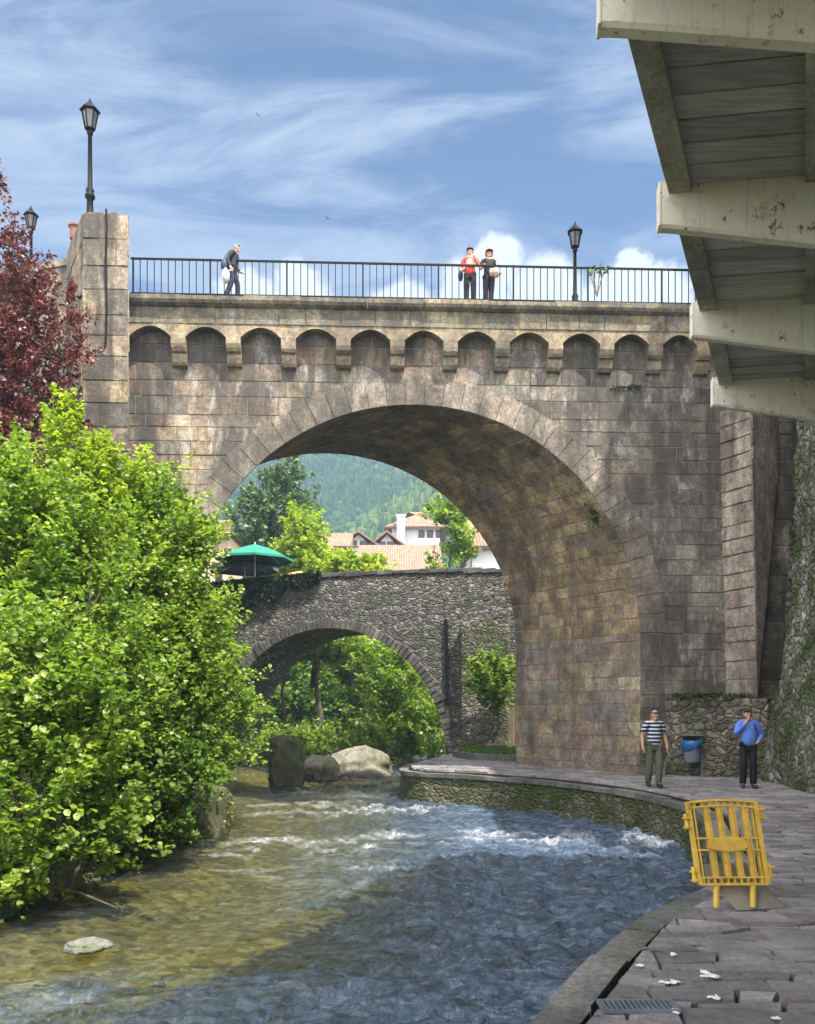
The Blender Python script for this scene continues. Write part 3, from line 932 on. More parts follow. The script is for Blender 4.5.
cs = [s_at(p, OV * 0.8) for p in CPX]
cs = [cs[0] - 1.44] + cs + [cs[-1] + 1.36, cs[-1] + 2.72]
Zb, Zsp, Zcr, Zft, Zct = 10.82, 11.5, 11.77, 12.26, DECK + 0.02
HW = 0.19
for s_ in cs[1:-2]:
    mb = MB()
    # two stepped rolls in profile, (depth, z)
    pr = [(0.0, Zb), (0.13, Zb + 0.02), (0.19, Zb + 0.10), (0.22, Zb + 0.22), (0.22, Zb + 0.32), (0.29, Zb + 0.34), (0.35, Zb + 0.42), (0.38, Zb + 0.52), (0.38, Zsp + 0.03), (0.0, Zsp + 0.03)]
    pr = [(d + rng.uniform(-.015, .015) * (d > 0), z + rng.uniform(-.012, .012)) for d, z in pr]
    n_ = len(pr)
    vs = [face(s_ - HW, z, d) for d, z in pr] + [face(s_ + HW, z, d) for d, z in pr]
    fs = [[k, (k + 1) % n_, n_ + (k + 1) % n_, n_ + k][::-1] for k in range(n_)] + [list(range(n_)), list(range(n_, 2 * n_))[::-1]]
    mb.add(vs, fs, rng.random())
    mb.build('corbel', M['corbelstone'], bridge)
mb = MB()
NB = 10
for a, b in zip(cs, cs[1:]):
    lo, hi = a + HW, b - HW
    pts = []
    for k in range(NB + 1):
        s_ = lo + (hi - lo) * k / NB
        x = (k / NB - 0.5) * 2
        pts.append((s_, Zsp + (Zcr - Zsp) * (1 - x * x)))
    pts = [(a, Zsp)] + pts + [(b, Zsp)]
    for p, q_ in zip(pts, pts[1:]):
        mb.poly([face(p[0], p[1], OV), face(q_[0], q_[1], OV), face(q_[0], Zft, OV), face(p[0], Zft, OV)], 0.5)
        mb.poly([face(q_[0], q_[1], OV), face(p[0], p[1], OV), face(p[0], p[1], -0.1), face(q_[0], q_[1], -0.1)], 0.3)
mb.poly([face(cs[0], Zft, OV), face(cs[-1], Zft, OV), face(cs[-1], Zft, -.1), face(cs[0], Zft, -.1)])
mb.build('arched_band', M['corbelband'], bridge)
mb = MB()
s_ = cs[0]
while s_ < cs[-1]:
    w = rng.uniform(0.6, 1.0)
    inset_block(mb, [(s_, Zcr + 0.06), (s_ + w, Zcr + 0.06), (s_ + w, Zft + .02), (s_, Zft + .02)], lambda a, b, d: face(a, b, OV + 0.012 + d), 0.004, 0.012, rng.uniform(0, 0.02), rng.random(), 0.01, rng)
    s_ += w
mb.build('band_course', M['cornice'], bridge)
mb = MB()
s_ = cs[0]
while s_ < cs[-1]:
    w = rng.uniform(1.1, 1.9)
    z0_ = rng.uniform(-.012, .012); o_ = rng.uniform(-.02, .02)
    pr = [(-0.3, Zft + .005), (OV + 0.06, Zft + .005), (OV + 0.16 + o_, Zft + 0.06), (OV + 0.2 + o_, Zft + 0.13), (OV + 0.2 + o_, Zct - 0.02 + z0_), (OV + 0.16, Zct + z0_), (-0.3, Zct + z0_)]
    n_ = len(pr)
    vs = [face(s_ + .006, z, d) for d, z in pr] + [face(s_ + w - .006, z, d) for d, z in pr]
    fs = [[k, (k + 1) % n_, n_ + (k + 1) % n_, n_ + k][::-1] for k in range(n_)] + [list(range(n_)), list(range(n_, 2 * n_))[::-1]]
    mb.add(vs, fs, rng.random())
    s_ += w
mb.build('cornice', M['cornice'], bridge)
# left end pier, many-sided, with its cable
PT = 14.15
pl_ = [Vector((-8.12, 21.25)), Vector((-7.0, 21.3)), Vector((-7.75, 23.2)), Vector((-9.2, 24.6)), Vector((-9.25, 23.1))]
mb = MB()


def prism(mb, pts, z0, z1, t_=0.5):
    n_ = len(pts)
    mb.add([(p.x, p.y, z0) for p in pts] + [(p.x, p.y, z1) for p in pts],
           [list(range(n_))[::-1], list(range(n_, 2 * n_))] + [[k, (k + 1) % n_, n_ + (k + 1) % n_, n_ + k] for k in range(n_)], t_)


prism(mb, pl_, -1, PT, 0.4)
faces_ = [(0, 1), (4, 0), (1, 2)]
for i_, j_ in faces_:
    a, b = pl_[i_], pl_[j_]
    L = (b - a).length; dr = (b - a) / L; nn = Vector((dr.y, -dr.x))
    masonry(mb, 0, L, 2.0, PT, lambda u, v, d: Vector((a.x + dr.x * u + nn.x * (d + .012), a.y + dr.y * u + nn.y * (d + .012), v)), rh=(0.5, 0.7), bw=(0.55, 1.2), gap=0.004, prot=0.02, rng=rng)
mb.box((-7.72, 21.78, PT + 0.06), (0.8, 0.8, 0.13), bev=0.02)
pr_ = mb.build('pier', M['pier'], bridge)
mb = MB()
pts = [(-7.52 + 0.015 * math.sin(k * 1.3), 21.21, PT + 0.1 - k * 0.42) for k in range(9)]
mb.tube(pts, 0.025, 6)
mb.build('cable', M['iron'], bridge)
# buttress on the right: a pointed prism with battered faces
BB = 2.05
bz = [(8.62, 23.4), (9.1, 22.1), (9.45, 23.5)]
tz = [(8.36, 23.35), (8.98, 22.35), (10.55, 23.6)]
mb = MB()
BTZ = 11.2
def bpt(k, z):
    u = (z - BB) / (BTZ - BB)
    return Vector((bz[k][0] + (tz[k][0] - bz[k][0]) * u, bz[k][1] + (tz[k][1] - bz[k][1]) * u, z))
for k in (0, 1):
    mb.poly([bpt(k, BB), bpt(k + 1, BB), bpt(k + 1, BTZ), bpt(k, BTZ)])
mb.poly([bpt(0, BTZ), bpt(1, BTZ), bpt(2, BTZ)]); mb.poly([bpt(2, BB), bpt(1, BB), bpt(0, BB)]); mb.poly([bpt(2, BB), bpt(0, BB), bpt(0, BTZ), bpt(2, BTZ)])
for k, mt in ((0, 0), (1, 0)):
    def bm_(u, v, d, k=k):
        a, b = bpt(k, v), bpt(k + 1, v)
        dr = (b - a).normalized()
        return a + (b - a) * u + Vector((dr.y, -dr.x, 0)) * (d + 0.012)
    L = 1.3 if k == 0 else 1.6
    v = BB
    while v < BTZ - .1:
        h = rng.uniform(.38, .55); u = 0.0
        h = min(h, BTZ - v)
        while u < 0.99:
            w = rng.uniform(.35, .8) / L
            if u + w > .85: w = 1 - u
            # gap in u is relative, keep small
            pts = [(u, v), (u + w, v), (u + w, v + h), (u, v + h)]
            inset_block(mb, [(p[0] * L, p[1]) for p in pts], lambda a, b, d: bm_(a / L, b, d), 0.006, 0.02, rng.uniform(0, .03), (.6 + .4 * rng.random()) if k == 0 else .1 + .4 * rng.random(), 0.02, rng)  # pale left and dark right tints paint in how light falls
            u += w
        v += h
mb.build('buttress', M['ashlar_grey'], bridge)
mb = MB()
lo = [(7.0, 23.02), (7.1, 22.75), (9.2, 21.75), (10.2, 22.4), (10.2, 23.6), (7.0, 23.4)]
prism(mb, [Vector(p) for p in lo], -0.3, BB)
lw = mb.build('low_wall', M['lowrubble'], loc=(8.2, 22.4, 0))
tag(lw, 'low mossy rubble wall under the pointed buttress beside the path', 'wall')
# grass tufts on the low wall come with the plants below

# left parapet wall and the raised street behind it
mb = MB()
prism(mb, [Vector(p) for p in ((-9.2, 24.7), (-14, 26.0), (-14, 26.5), (-9.1, 25.2))], 8, 14.75)
prism(mb, [Vector(p) for p in ((-9.1, 24.62), (-14, 25.92), (-14, 26.58), (-9.0, 25.28))], 14.75, 14.95)
lp = mb.build('parapet_wall', M['pier'], loc=(-11.5, 25.6, 8)); tag(lp, 'plain stone parapet wall behind the red tree, left of the lamp pier', 'wall')
mb = MB()
prism(mb, [Vector(p) for p in ((-9.3, 25.3), (-14, 26.55), (-40, 26.5), (-40, 40), (-13, 40))], 2, 13.9)
tr_ = mb.build('street_terrace', M['mortar']); tag(tr_, kind='structure')

# ------------------------------------------------------------------ railing
rail = thing('bridge_railing', face(0, DECK, 0.5), 'long thin black iron railing with upright bars along the bridge top', 'railing')
d_r = OV + 0.02
z0r, z1r = DECK + 0.1, DECK + 1.0
s_a, s_b = s_at(130, d_r), 11.0
mb = MB()
for z, r_ in ((z1r, 0.022), (z0r, 0.016)):
    mb.box(face((s_a + s_b) / 2, z, d_r), (s_b - s_a, 0.045, r_ * 2), rz=math.atan(KS))
mb.build('handrail', M['iron'], rail)
nb = 100
for k in range(nb):
    s_ = s_a + 0.06 + k * 0.181
    if s_ > s_b: break
    if k % 11 == 0:
        mb = MB(); mb.box(face(s_, (DECK + z1r) / 2, d_r), (0.04, 0.04, z1r - DECK + 0.06), rz=math.atan(KS))
        mb.build('railing_post', M['iron'], rail)
    else:
        mb = MB(); mb.box(face(s_, (z0r + z1r) / 2, d_r), (0.02, 0.02, z1r - z0r - 0.03), rz=math.atan(KS))
        mb.build('baluster', M['iron'], rail)


# ------------------------------------------------------------------ street lamps
def lamp(loc, H, sc, label):
    root = thing('street_lamp', loc, label, 'street lamp', 'iron lantern street lamps on the bridge')
    L = 0.95 * sc
    mb = MB()
    hp = H - L
    mb.lathe([(0.13 * sc, 0), (0.13 * sc, 0.12), (0.095 * sc, 0.2), (0.085 * sc, 0.5), (0.14 * sc, 0.55), (0.14 * sc, 0.62), (0.09 * sc, 0.66), (0.12 * sc, 0.74), (0.07 * sc, 0.82), (0.055 * sc, hp - 0.12), (0.085 * sc, hp - 0.1), (0.085 * sc, hp - 0.03), (0.05 * sc, hp)], loc, 12)
    mb.build('post', M['iron'], root, True)
    mb = MB()
    zb, zt = hp + 0.04 * sc, hp + 0.52 * sc
    rb, rt = 0.13 * sc, 0.22 * sc
    o = Vector(loc)
    ringp = lambda r_, z: [o + Vector((r_ * math.cos(math.pi * k / 3 + .3), r_ * math.sin(math.pi * k / 3 + .3), z)) for k in range(6)]
    B_, T_ = ringp(rb, zb), ringp(rt, zt)
    for k in range(6):
        mb.tube([B_[k], T_[k]], 0.022 * sc, 5)
        mb.tube([B_[k], B_[(k + 1) % 6]], 0.022 * sc, 5); mb.tube([T_[k], T_[(k + 1) % 6]], 0.022 * sc, 5)
    for k in range(3):
        mb.tube([o + Vector((0, 0, hp - 0.02)), o + Vector((rb * math.cos(k * 2.1), rb * math.sin(k * 2.1), zb))], 0.014 * sc, 5)
    mb.lathe([(rb, zb - .02), (rb * 1.05, zb + 0.01)], loc, 6, ph=.3)
    mb.build('lantern_frame', M['iron'], root)
    mb = MB(); mb.lathe([(rb * .93, zb + .012), (rt * .95, zt - .01)], loc, 6, ph=.3); mb.build('lantern_glass', M['lampglass'], root)
    mb = MB(); mb.lathe([(rt * 1.2, zt), (rt * 1.32, zt + .02 * sc), (rt * 1.25, zt + .05 * sc), (rt * .6, zt + .19 * sc), (rt * .35, zt + .24 * sc), (rt * .3, zt + .27 * sc)], loc, 6, ph=.3)
    mb.lathe([(rt * .3, zt + .27 * sc), (rt * .12, zt + .3 * sc), (rt * .16, zt + .33 * sc), (0.012, zt + .36 * sc), (0.006, zt + .43 * sc)], loc, 8)
    mb.build('lantern_roof', M['iron'], root)
    return root


lamp(Vector((P(90, 215, 21.7).x, 21.7, PT + 0.12)), P(88, 97, 21.7).z - PT - 0.12, 0.9, 'tall black lantern lamp standing on top of the square stone pier at left')
lamp(Vector((P(31, 207, 28).x, 28, 13.9)), P(31, 205, 28).z - 13.9, 0.86, 'lantern lamp half hidden behind the red leaved tree and parapet wall')
lamp(Vector((P(575, 220, 23.6).x, 23.6, DECK - .02)), P(575, 220, 23.6).z - DECK, 0.8, 'black lantern lamp behind the railing to the right of two women')
mb = MB(); c_ = P(75, 222, 22.4)
mb.lathe([(0.13, 0), (0.13, 0.3), (0.17, 0.32), (0.17, 0.36), (0.1, 0.38)], (c_.x, c_.y, PT), 12)
cp = mb.build('chimney_pot', M['clay'], loc=(c_.x, c_.y, PT)); tag(cp, 'small red clay pot on the back of the lamp pier', 'pot')

# ------------------------------------------------------------------ riverside building with its overhang
HB = 5.08                                    # underside of the beam tips
HS = HB + 0.27                               # ceiling boards
bld = thing('riverside_building', (6, 4, 0), 'white concrete building whose ribbed overhang with grey ceiling boards juts over the path', 'building')
bdir = Vector((1, -0.14, 0)).normalized(); dd = Vector((0.459, 1, 0)).normalized()
T0 = Vector((0.93, 4.08, 0)); STEP = Vector((0.798, 1.713, 0))
LB = 5.2
for n_ in range(-4, 4):
    tp = T0 + STEP * n_
    mb = MB()
    w = 0.10
    fw = Vector((-bdir.y, bdir.x, 0))
    secs = []
    for u, zb in ((0, HB), (0.06, HB - 0.006), (1.2, HB - 0.22), (2.6, HB - 0.42), (LB, HB - 0.6)):
        b = tp + bdir * u
        top = HS + 0.04
        ch = 0.018
        secs.append([b + Vector((0, 0, top)), b + Vector((0, 0, zb + ch)), b + fw * ch + Vector((0, 0, zb)), b + fw * (w - ch) + Vector((0, 0, zb)), b + fw * w + Vector((0, 0, zb + ch)), b + fw * w + Vector((0, 0, top))])
    vs = [p for s_ in secs for p in s_]
    fs = [[0, 1, 2, 3, 4, 5][::-1]]
    for k in range(len(secs) - 1):
        for q_ in range(6):
            a, b = k * 6 + q_, k * 6 + (q_ + 1) % 6
            fs.append([a, b, b + 6, a + 6])
    fs.append([(len(secs) - 1) * 6 + q_ for q_ in range(6)])
    mb.add(vs, fs, rng.random())
    # end plate capping the beam tip
    e = tp - bdir * 0.006
    mb.box(e + fw * w / 2 + Vector((0, 0, (HB + HS + .04) / 2 + .002)), (0.02, w + 0.008, HS - HB + 0.03), rz=math.atan2(bdir.y, bdir.x), bev=0.008)
    mb.build('concrete_beam', M['concrete'], bld)
A_ = T0 - STEP * 4.2; B_ = T0 + STEP * 3 + Vector((0.05, 0.1, 0))
mb = MB()
for off, w, zb in ((0.05, 0.15, HS - 0.05), (0.93, 0.13, HS - 0.05)):
    a, b = A_ + bdir * off, B_ + bdir * off
    q_ = bdir * w
    z_ = lambda v, z: Vector((v.x, v.y, z))
    ob = MB()
    ob.hexa([z_(a, zb), z_(a + q_, zb), z_(b + q_, zb), z_(b, zb)], [z_(a, HS + .3), z_(a + q_, HS + .3), z_(b + q_, HS + .3), z_(b, HS + .3)])
    ob.build('edge_beam' if off < 1 else 'rib', M['oldconcrete'], bld)
mb = MB()
nbd = 60
for k in range(nbd):
    u0_, u1_ = k / nbd, (k + 0.94) / nbd
    a, b = A_ + (B_ - A_) * u0_, A_ + (B_ - A_) * u1_
    z = HS + rng.uniform(-0.004, 0.008)
    vs = [a + bdir * .2, a + bdir * LB, b + bdir * LB, b + bdir * .2]
    mb.hexa([Vector((p.x, p.y, z)) for p in vs], [Vector((p.x, p.y, z + .03)) for p in vs], rng.random())
mb.build('ceiling_boards', M['boards'], bld)
# gallery and upper storeys above the overhang, and the wall below its root
mb = MB()
z_ = lambda v, z: Vector((v.x, v.y, z))
ROOF = 9.6
c0, c1, c2, c3 = A_ + bdir * .02, A_ + bdir * (LB + 7), B_ + bdir * (LB + 7), B_ + bdir * .02
mb.hexa([z_(c0, HS + .06), z_(c1, HS + .06), z_(c2, HS + .06), z_(c3, HS + .06)], [z_(c0, ROOF), z_(c1, ROOF), z_(c2, ROOF), z_(c3, ROOF)])
g0, g3 = A_ + bdir * LB, B_ + bdir * LB
mb.hexa([z_(g0, -.3), z_(c1, -.3), z_(c2, -.3), z_(g3, -.3)], [z_(g0, HS + .05), z_(c1, HS + .05), z_(c2, HS + .05), z_(g3, HS + .05)])
e0, e1 = B_ + STEP * 1.15 + bdir * .1, B_ + STEP * 1.15 + bdir * (LB + 7)  # unseen extra block past the last beam, added to keep sun off the path
b0_ = B_ + dd * .01
mb.hexa([z_(b0_ + bdir * .1, 6.1), z_(b0_ + bdir * (LB + 7), 6.1), z_(e1, 6.1), z_(e0, 6.1)], [z_(b0_ + bdir * .1, ROOF), z_(b0_ + bdir * (LB + 7), ROOF), z_(e1, ROOF), z_(e0, ROOF)])
mb.build('wall', M['whitewall'], bld)
for k in range(5):
    u = 0.1 + 0.19 * k
    a = A_ + (B_ - A_) * u + dd * 0.0
    for zf in (6.6,):
        mb = MB()
        b = a + dd * 1.1
        o = -bdir * 0.012
        mb.hexa([z_(a + o, zf), z_(a + o + bdir * .03, zf), z_(b + o + bdir * .03, zf), z_(b + o, zf)], [z_(a + o, zf + 1.6), z_(a + o + bdir * .03, zf + 1.6), z_(b + o + bdir * .03, zf + 1.6), z_(b + o, zf + 1.6)])
        mb.build('window', M['glass'], bld)

# retaining rock wall at the right of the path, leaning back
NYW, NZW = 90, 60
ysw = np.linspace(9.6, 23.2, NYW); zw = np.linspace(-0.3, 11.5, NZW)
YY, ZZ = np.meshgrid(ysw, zw)
basex = np.interp(YY, [9.6, 14, 17.6, 20, 21.5, 22.6, 23.2], [9.0, 8.75, 8.5, 8.75, 8.95, 9.6, 10.0])
XX = basex + 0.95 * sstep(-1.5, 6.0, ZZ) - 0.95 * float(sstep(-1.5, 6.0, 0.0)) + 0.25 * (fbm(YY * 1.1, ZZ * 1.3, 61) - .5) + 0.12 * (vnoise(YY * 4, ZZ * 5, 62) - .5)
XX = np.minimum(XX, 11.6)
vv = np.stack([XX, YY, ZZ], -1).reshape(-1, 3)
i = np.arange((NZW - 1) * NYW).reshape(NZW - 1, NYW)[:, :-1].ravel()
ff = np.stack([i + NYW, i + NYW + 1, i + 1, i], -1)
# close it behind so that it is a solid bank
n0 = len(vv)
bk = np.array([[16, 9.6, -.3], [16, 23.2, -.3], [16, 23.2, 11.5], [16, 9.6, 11.5]])
ext = np.array([[n0, n0 + 1, n0 + 2, n0 + 3], [(NZW - 1) * NYW, n0 + 3, n0 + 2, NZW * NYW - 1], [0, (NZW - 1) * NYW, n0 + 3, n0], [NYW - 1, n0 + 1, n0 + 2, NZW * NYW - 1]])
rk = np_mesh('retaining_wall', np.vstack([vv, bk]), np.vstack([ff, ext]), M['rockwall'], loc=(9.5, 18, 0), smooth=False)
tag(rk, 'high leaning retaining wall of mossy rubble along the right side of the path', 'wall')
# unseen house added on the bank to shade the path and bridge's right
hs = thing('shade_house', (14, 15.5, 11.5), 'unseen white house added on the retaining wall at right for its shade', 'house')
mb = MB(); mb.box((14.0, 15.7, 15.4), (9.2, 12.8, 7.8)); mb.build('wall', M['whitewall'], hs)
mb = MB()
mb.add([(9.0, 9.0, 19.3), (19, 9.0, 19.3), (19, 22.5, 19.3), (9.0, 22.5, 19.3), (14, 11.5, 21.2), (14, 20, 21.2)], [(0, 1, 4), (1, 2, 5, 4), (2, 3, 5), (3, 0, 4, 5), (3, 2, 1, 0)])
mb.build('roof', M['tile'], hs)
for k in range(3):
    for zf in (13.4, 16.8):
        mb = MB(); mb.box((9.39, 11.5 + k * 4, zf), (0.05, 1.1, 1.5)); mb.build('window', M['glass'], hs)

# ------------------------------------------------------------------ old bridge behind
OA = Vector((-8.75, 39.0, 0)); OB = Vector((3.3, 34.2, 0))
ou = (OB - OA).normalized(); onf = Vector((ou.y, -ou.x, 0))       # towards the camera
OC = (P(326, 600, 36.9) - OA).dot(ou)
OR_, OZ = 5.5, -0.25
OT = 7.5


def oface(s, z, d):
    return OA + ou * s + onf * d + Vector((0, 0, z))


ob_ = thing('old_bridge', oface(OC, -1, 0), 'old grey rubble footbridge with a round arch seen through the large arch', 'bridge')
ow = -onf * 3.6
mb = MB()
oarc = [(OC - OR_ * math.cos(math.pi * k / 36), OZ + OR_ * math.sin(math.pi * k / 36)) for k in range(37)]
top = lambda s: OT - 0.012 * (s - OC) ** 2 * 0.35
SA, SB = -5.0, 16.5
for off, flip in ((Vector((0, 0, 0)), False), (ow, True)):
    q = lambda s, z: oface(s, z, 0) + off
    fs = [[q(SA, -2), q(OC - OR_, -2), q(OC - OR_, top(OC - OR_)), q(SA, top(SA))], [q(OC + OR_, -2), q(SB, -2), q(SB, top(SB)), q(OC + OR_, top(OC + OR_))]]
    for a, b in zip(oarc, oarc[1:]):
        fs.append([q(*a), q(*b), q(b[0], top(b[0])), q(a[0], top(a[0]))])
    for f in fs: mb.poly(f[::-1] if flip else f)
prof = [(OC - OR_, -2)] + oarc + [(OC + OR_, -2)]
for a, b in zip(prof, prof[1:]):
    mb.poly([oface(*a, 0), oface(*a, 0) + ow, oface(*b, 0) + ow, oface(*b, 0)])
ssn = np.linspace(SA, SB, 30)
for a, b in zip(ssn, ssn[1:]):
    mb.poly([oface(a, top(a), 0), oface(b, top(b), 0), oface(b, top(b), 0) + ow, oface(a, top(a), 0) + ow])
mb.poly([oface(SB, -2, 0), oface(SB, -2, 0) + ow, oface(SB, top(SB), 0) + ow, oface(SB, top(SB), 0)])
mb.build('body', M['oldbridge'], ob_)
mb = MB()
for k in range(76):
    a0, a1 = math.pi * k / 76, math.pi * (k + 1) / 76
    th = rng.uniform(0.36, 0.56)
    pts = [(OC + r_ * math.cos(a_), OZ + r_ * math.sin(a_)) for r_, a_ in ((OR_ - .01, a0), (OR_ + th, a0), (OR_ + th, a1), (OR_ - .01, a1))]
    inset_block(mb, pts, lambda s, z, d: oface(s, z, d + .02), 0.008, 0.02, rng.uniform(0, .05), rng.random(), 0.02, rng)
mb.build('arch_ring', M['oldring'], ob_)
mb = MB()
s_ = SA
while s_ < SB:
    w = rng.uniform(.35, .8)
    mb.box(oface(s_ + w / 2, top(s_ + w / 2) + .06, -0.18), (w - .02, 0.46, rng.uniform(.14, .26)), rz=math.atan2(ou.y, ou.x), bev=0.03, t=rng.random())
    s_ += w
mb.build('coping', M['oldring'], ob_)
so_ = (P(448, 620, 35.1) - OA).dot(ou)
mb = MB(); mb.tube([oface(so_, P(448, 620, 35.1).z, .06), oface(so_ + .05, 4.6, .07), oface(so_ + 0.08, P(448, 705, 35).z, .06)], 0.07, 7)
mb.build('drainpipe', M['iron'], ob_)
# buttress block right of the arch
mb = MB(); mb.box(oface(so_ + 1.75, 2.6, 0.16), (1.9, 0.5, 5.6), rz=math.atan2(ou.y, ou.x)); mb.build('pilaster', M['lowrubble'], ob_)


# ------------------------------------------------------------------ foliage
def leaf_arrays(c, size, rs, upb=0.7, hexa=True, droop=0.0):
    N = len(c)
    n = rs.normal(size=(N, 3)); n[:, 2] = np.abs(n[:, 2]) + upb
    n /= np.linalg.norm(n, axis=1)[:, None]
    r = rs.normal(size=(N, 3)); r[:, 2] -= droop
    t = r - n * np.sum(r * n, axis=1)[:, None]
    t /= np.linalg.norm(t, axis=1)[:, None]
    b = np.cross(n, t)
    L = (size * rs.uniform(0.5, 1.5, N))[:, None]
    if hexa:
        sh = [(-.5, 0, 0), (-.15, .38, .1), (.25, .36, .1), (.55, 0, -.05), (.25, -.36, .1), (-.15, -.38, .1)]
        v = np.stack([c + (t * a + b * w + n * h) * L for a, w, h in sh], 1).reshape(-1, 3)
        o = np.arange(N)[:, None] * 6
        f = np.stack([o + np.array([0, 3, 2, 1]), o + np.array([0, 5, 4, 3])], 1).reshape(-1, 4)
        return v, f, 2
    sh = [(-.5, 0, 0), (0.05, .34, .06), (.55, 0, 0), (0.05, -.34, .06)]
    v = np.stack([c + (t * a + b * w + n * h) * L for a, w, h in sh], 1).reshape(-1, 3)
    f = np.arange(N * 4).reshape(-1, 4)
    return v, f, 1


def clumps(blobs, n, rs, shell=0.45):
    """sprays of leaves: centres in the ellipsoids, more of them near the outside"""
    vol = np.array([b[1][0] * b[1][1] * b[1][2] for b in blobs]) ** 0.75
    k = rs.choice(len(blobs), n, p=vol / vol.sum())
    d = rs.normal(size=(n, 3)); d /= np.linalg.norm(d, axis=1)[:, None]
    r = (1 - shell * rs.random(n) ** 1.3)
    c = np.array([blobs[q][0] for q in k]); s = np.array([blobs[q][1] for q in k])
    return c + d * s * r[:, None], d


def crown(blobs, n_cl, per, size, rs, spread=0.3, flat=0.85, shell=0.5, hexa=True, upb=0.7):
    cc, d = clumps(blobs, n_cl, rs, shell)
    sp = spread * rs.uniform(0.6, 1.5, n_cl)
    q = np.repeat(np.arange(n_cl), per)
    ax = d * 0.7 + rs.normal(size=(n_cl, 3)) * 0.4 + np.array([0, 0, 0.7])
    ax /= np.linalg.norm(ax, axis=1)[:, None]
    u = rs.random(len(q)) ** 0.85 * 3.2 - 0.8
    off = ax[q] * (u * sp[q])[:, None] + rs.normal(size=(len(q), 3)) * (sp[q] * 0.36 * (1.15 - 0.3 * u))[:, None]
    off[:, 2] *= flat
    c = cc[q] + off
    tint = np.clip(0.45 + 0.2 * rs.normal(size=n_cl)[q] + 0.2 * rs.normal(size=len(q)), 0, 1)
    v, f, m_ = leaf_arrays(c, np.full(len(c), size), rs, upb, hexa)
    return v, f, np.repeat(tint, m_), cc


def wobble(a, b, n, amp, rg_):
    a, b = Vector(a), Vector(b)
    L = (b - a).length
    return [a + (b - a) * (k / n) + Vector((rg_.uniform(-1, 1), rg_.uniform(-1, 1), 0.4 * rg_.uniform(-1, 1))) * amp * L * (0 if k in (0, n) else 1) for k in range(n + 1)]


def tree(name, label, cat, base, blobs, n_cl, per, size, mat, seed, trunks=None, r0=0.09, limbs=40, group=None, **kw):
    rs = np.random.RandomState(seed); rg_ = random.Random(seed)
    base = Vector(base)
    root = thing(name, base, label, cat, group)
    v, f, tint, cc = crown(blobs, n_cl, per, size, rs, **kw)
    np_mesh('crown', v, f, mat, root, tint)
    mb = MB()
    trunks = trunks or [(base, Vector(blobs[0][0]))]
    tops = []
    for a, b in trunks:
        pts = wobble(a, b, 6, 0.025, rg_)
        mb.tube(pts, [r0 * (1 - 0.75 * k / 6) for k in range(7)], 7, t=rg_.random())
        tops.append(pts)
    sel = rs.choice(len(cc), min(limbs, len(cc)), replace=False)
    for k in sel:
        e = Vector(cc[k])
        best = min((p for pts in tops for p in pts[1:]), key=lambda p: (p - e).length + 1.2 * max(0, p.z - e.z + 0.2))
        mb.tube(wobble(best, e, 4, 0.06, rg_), [r0 * .38, r0 * .3, r0 * .22, r0 * .15, r0 * .08], 5, t=rg_.random())
    mb.build('trunk', M['bark'], root, True)
    return root


def bl(px, py, Y, rx, rz_, ry=None):
    c = P(px, py, Y)
    return (tuple(c), (rx, ry or rx, rz_))


GB = 'leafy shrubs and young trees along the left bank'
tree('bank_shrub', 'nearest leafy shrub low at the left, large pale leaves hanging over the water', 'shrub', (-5.2, 11.4, -0.6),
     [bl(30, 800, 11.3, .9, 1.1), bl(70, 730, 11.6, .75, 1.0), bl(10, 690, 11.6, 1.0, 1.1), bl(5, 880, 11.0, .4, .4), bl(100, 820, 12, .6, .7)], 520, 52, 0.08, M['leaf'], 1,
     [((-5.2, 11.4, -.7), P(20, 700, 11.4)), ((-4.75, 11.3, -.75), P(80, 720, 11.6)), ((-4.6, 11.5, -.75), P(110, 790, 12)), ((-5.0, 11.2, -.75), P(50, 680, 11.4))], 0.04, 80, GB, spread=.2)
tree('bank_tree', 'broad bright green alder at the left edge filling the bank below the red tree', 'tree', (-6.6, 13.6, -0.3),
     [bl(15, 570, 13.6, 1.2, 1.7), bl(75, 610, 13.8, 1.0, 1.6), bl(105, 690, 13.6, .9, 1.2), bl(0, 500, 13.8, .8, .8), bl(40, 520, 14, .6, .8), bl(-30, 640, 13.2, 1.4, 2.4)], 950, 55, 0.074, M['leaf'], 2,
     [((-6.6, 13.6, -.3), P(10, 480, 13.7)), ((-5.6, 13.6, -.6), P(90, 560, 13.8)), ((-5.0, 13.8, -.7), P(120, 650, 13.6))], 0.07, 110, GB, spread=.24)
tree('bank_tree', 'tallest slim spire of yellow green leaves rising before the stone pier', 'tree', (-6.0, 15.6, -0.2),
     [bl(66, 460, 15.4, .3, 1.0), bl(95, 490, 15.4, .45, .8), bl(80, 540, 15.4, .8, 1.0), bl(68, 415, 15.4, .12, .4), bl(130, 470, 15.6, .2, .5)], 300, 48, 0.075, M['leaflime'], 3,
     [((-6.0, 15.6, -.2), P(66, 400, 15.4)), ((-6.0, 15.6, -.2), P(98, 450, 15.4)), ((-5.9, 15.6, -.2), P(132, 450, 15.6))], 0.045, 40, GB, spread=.17)
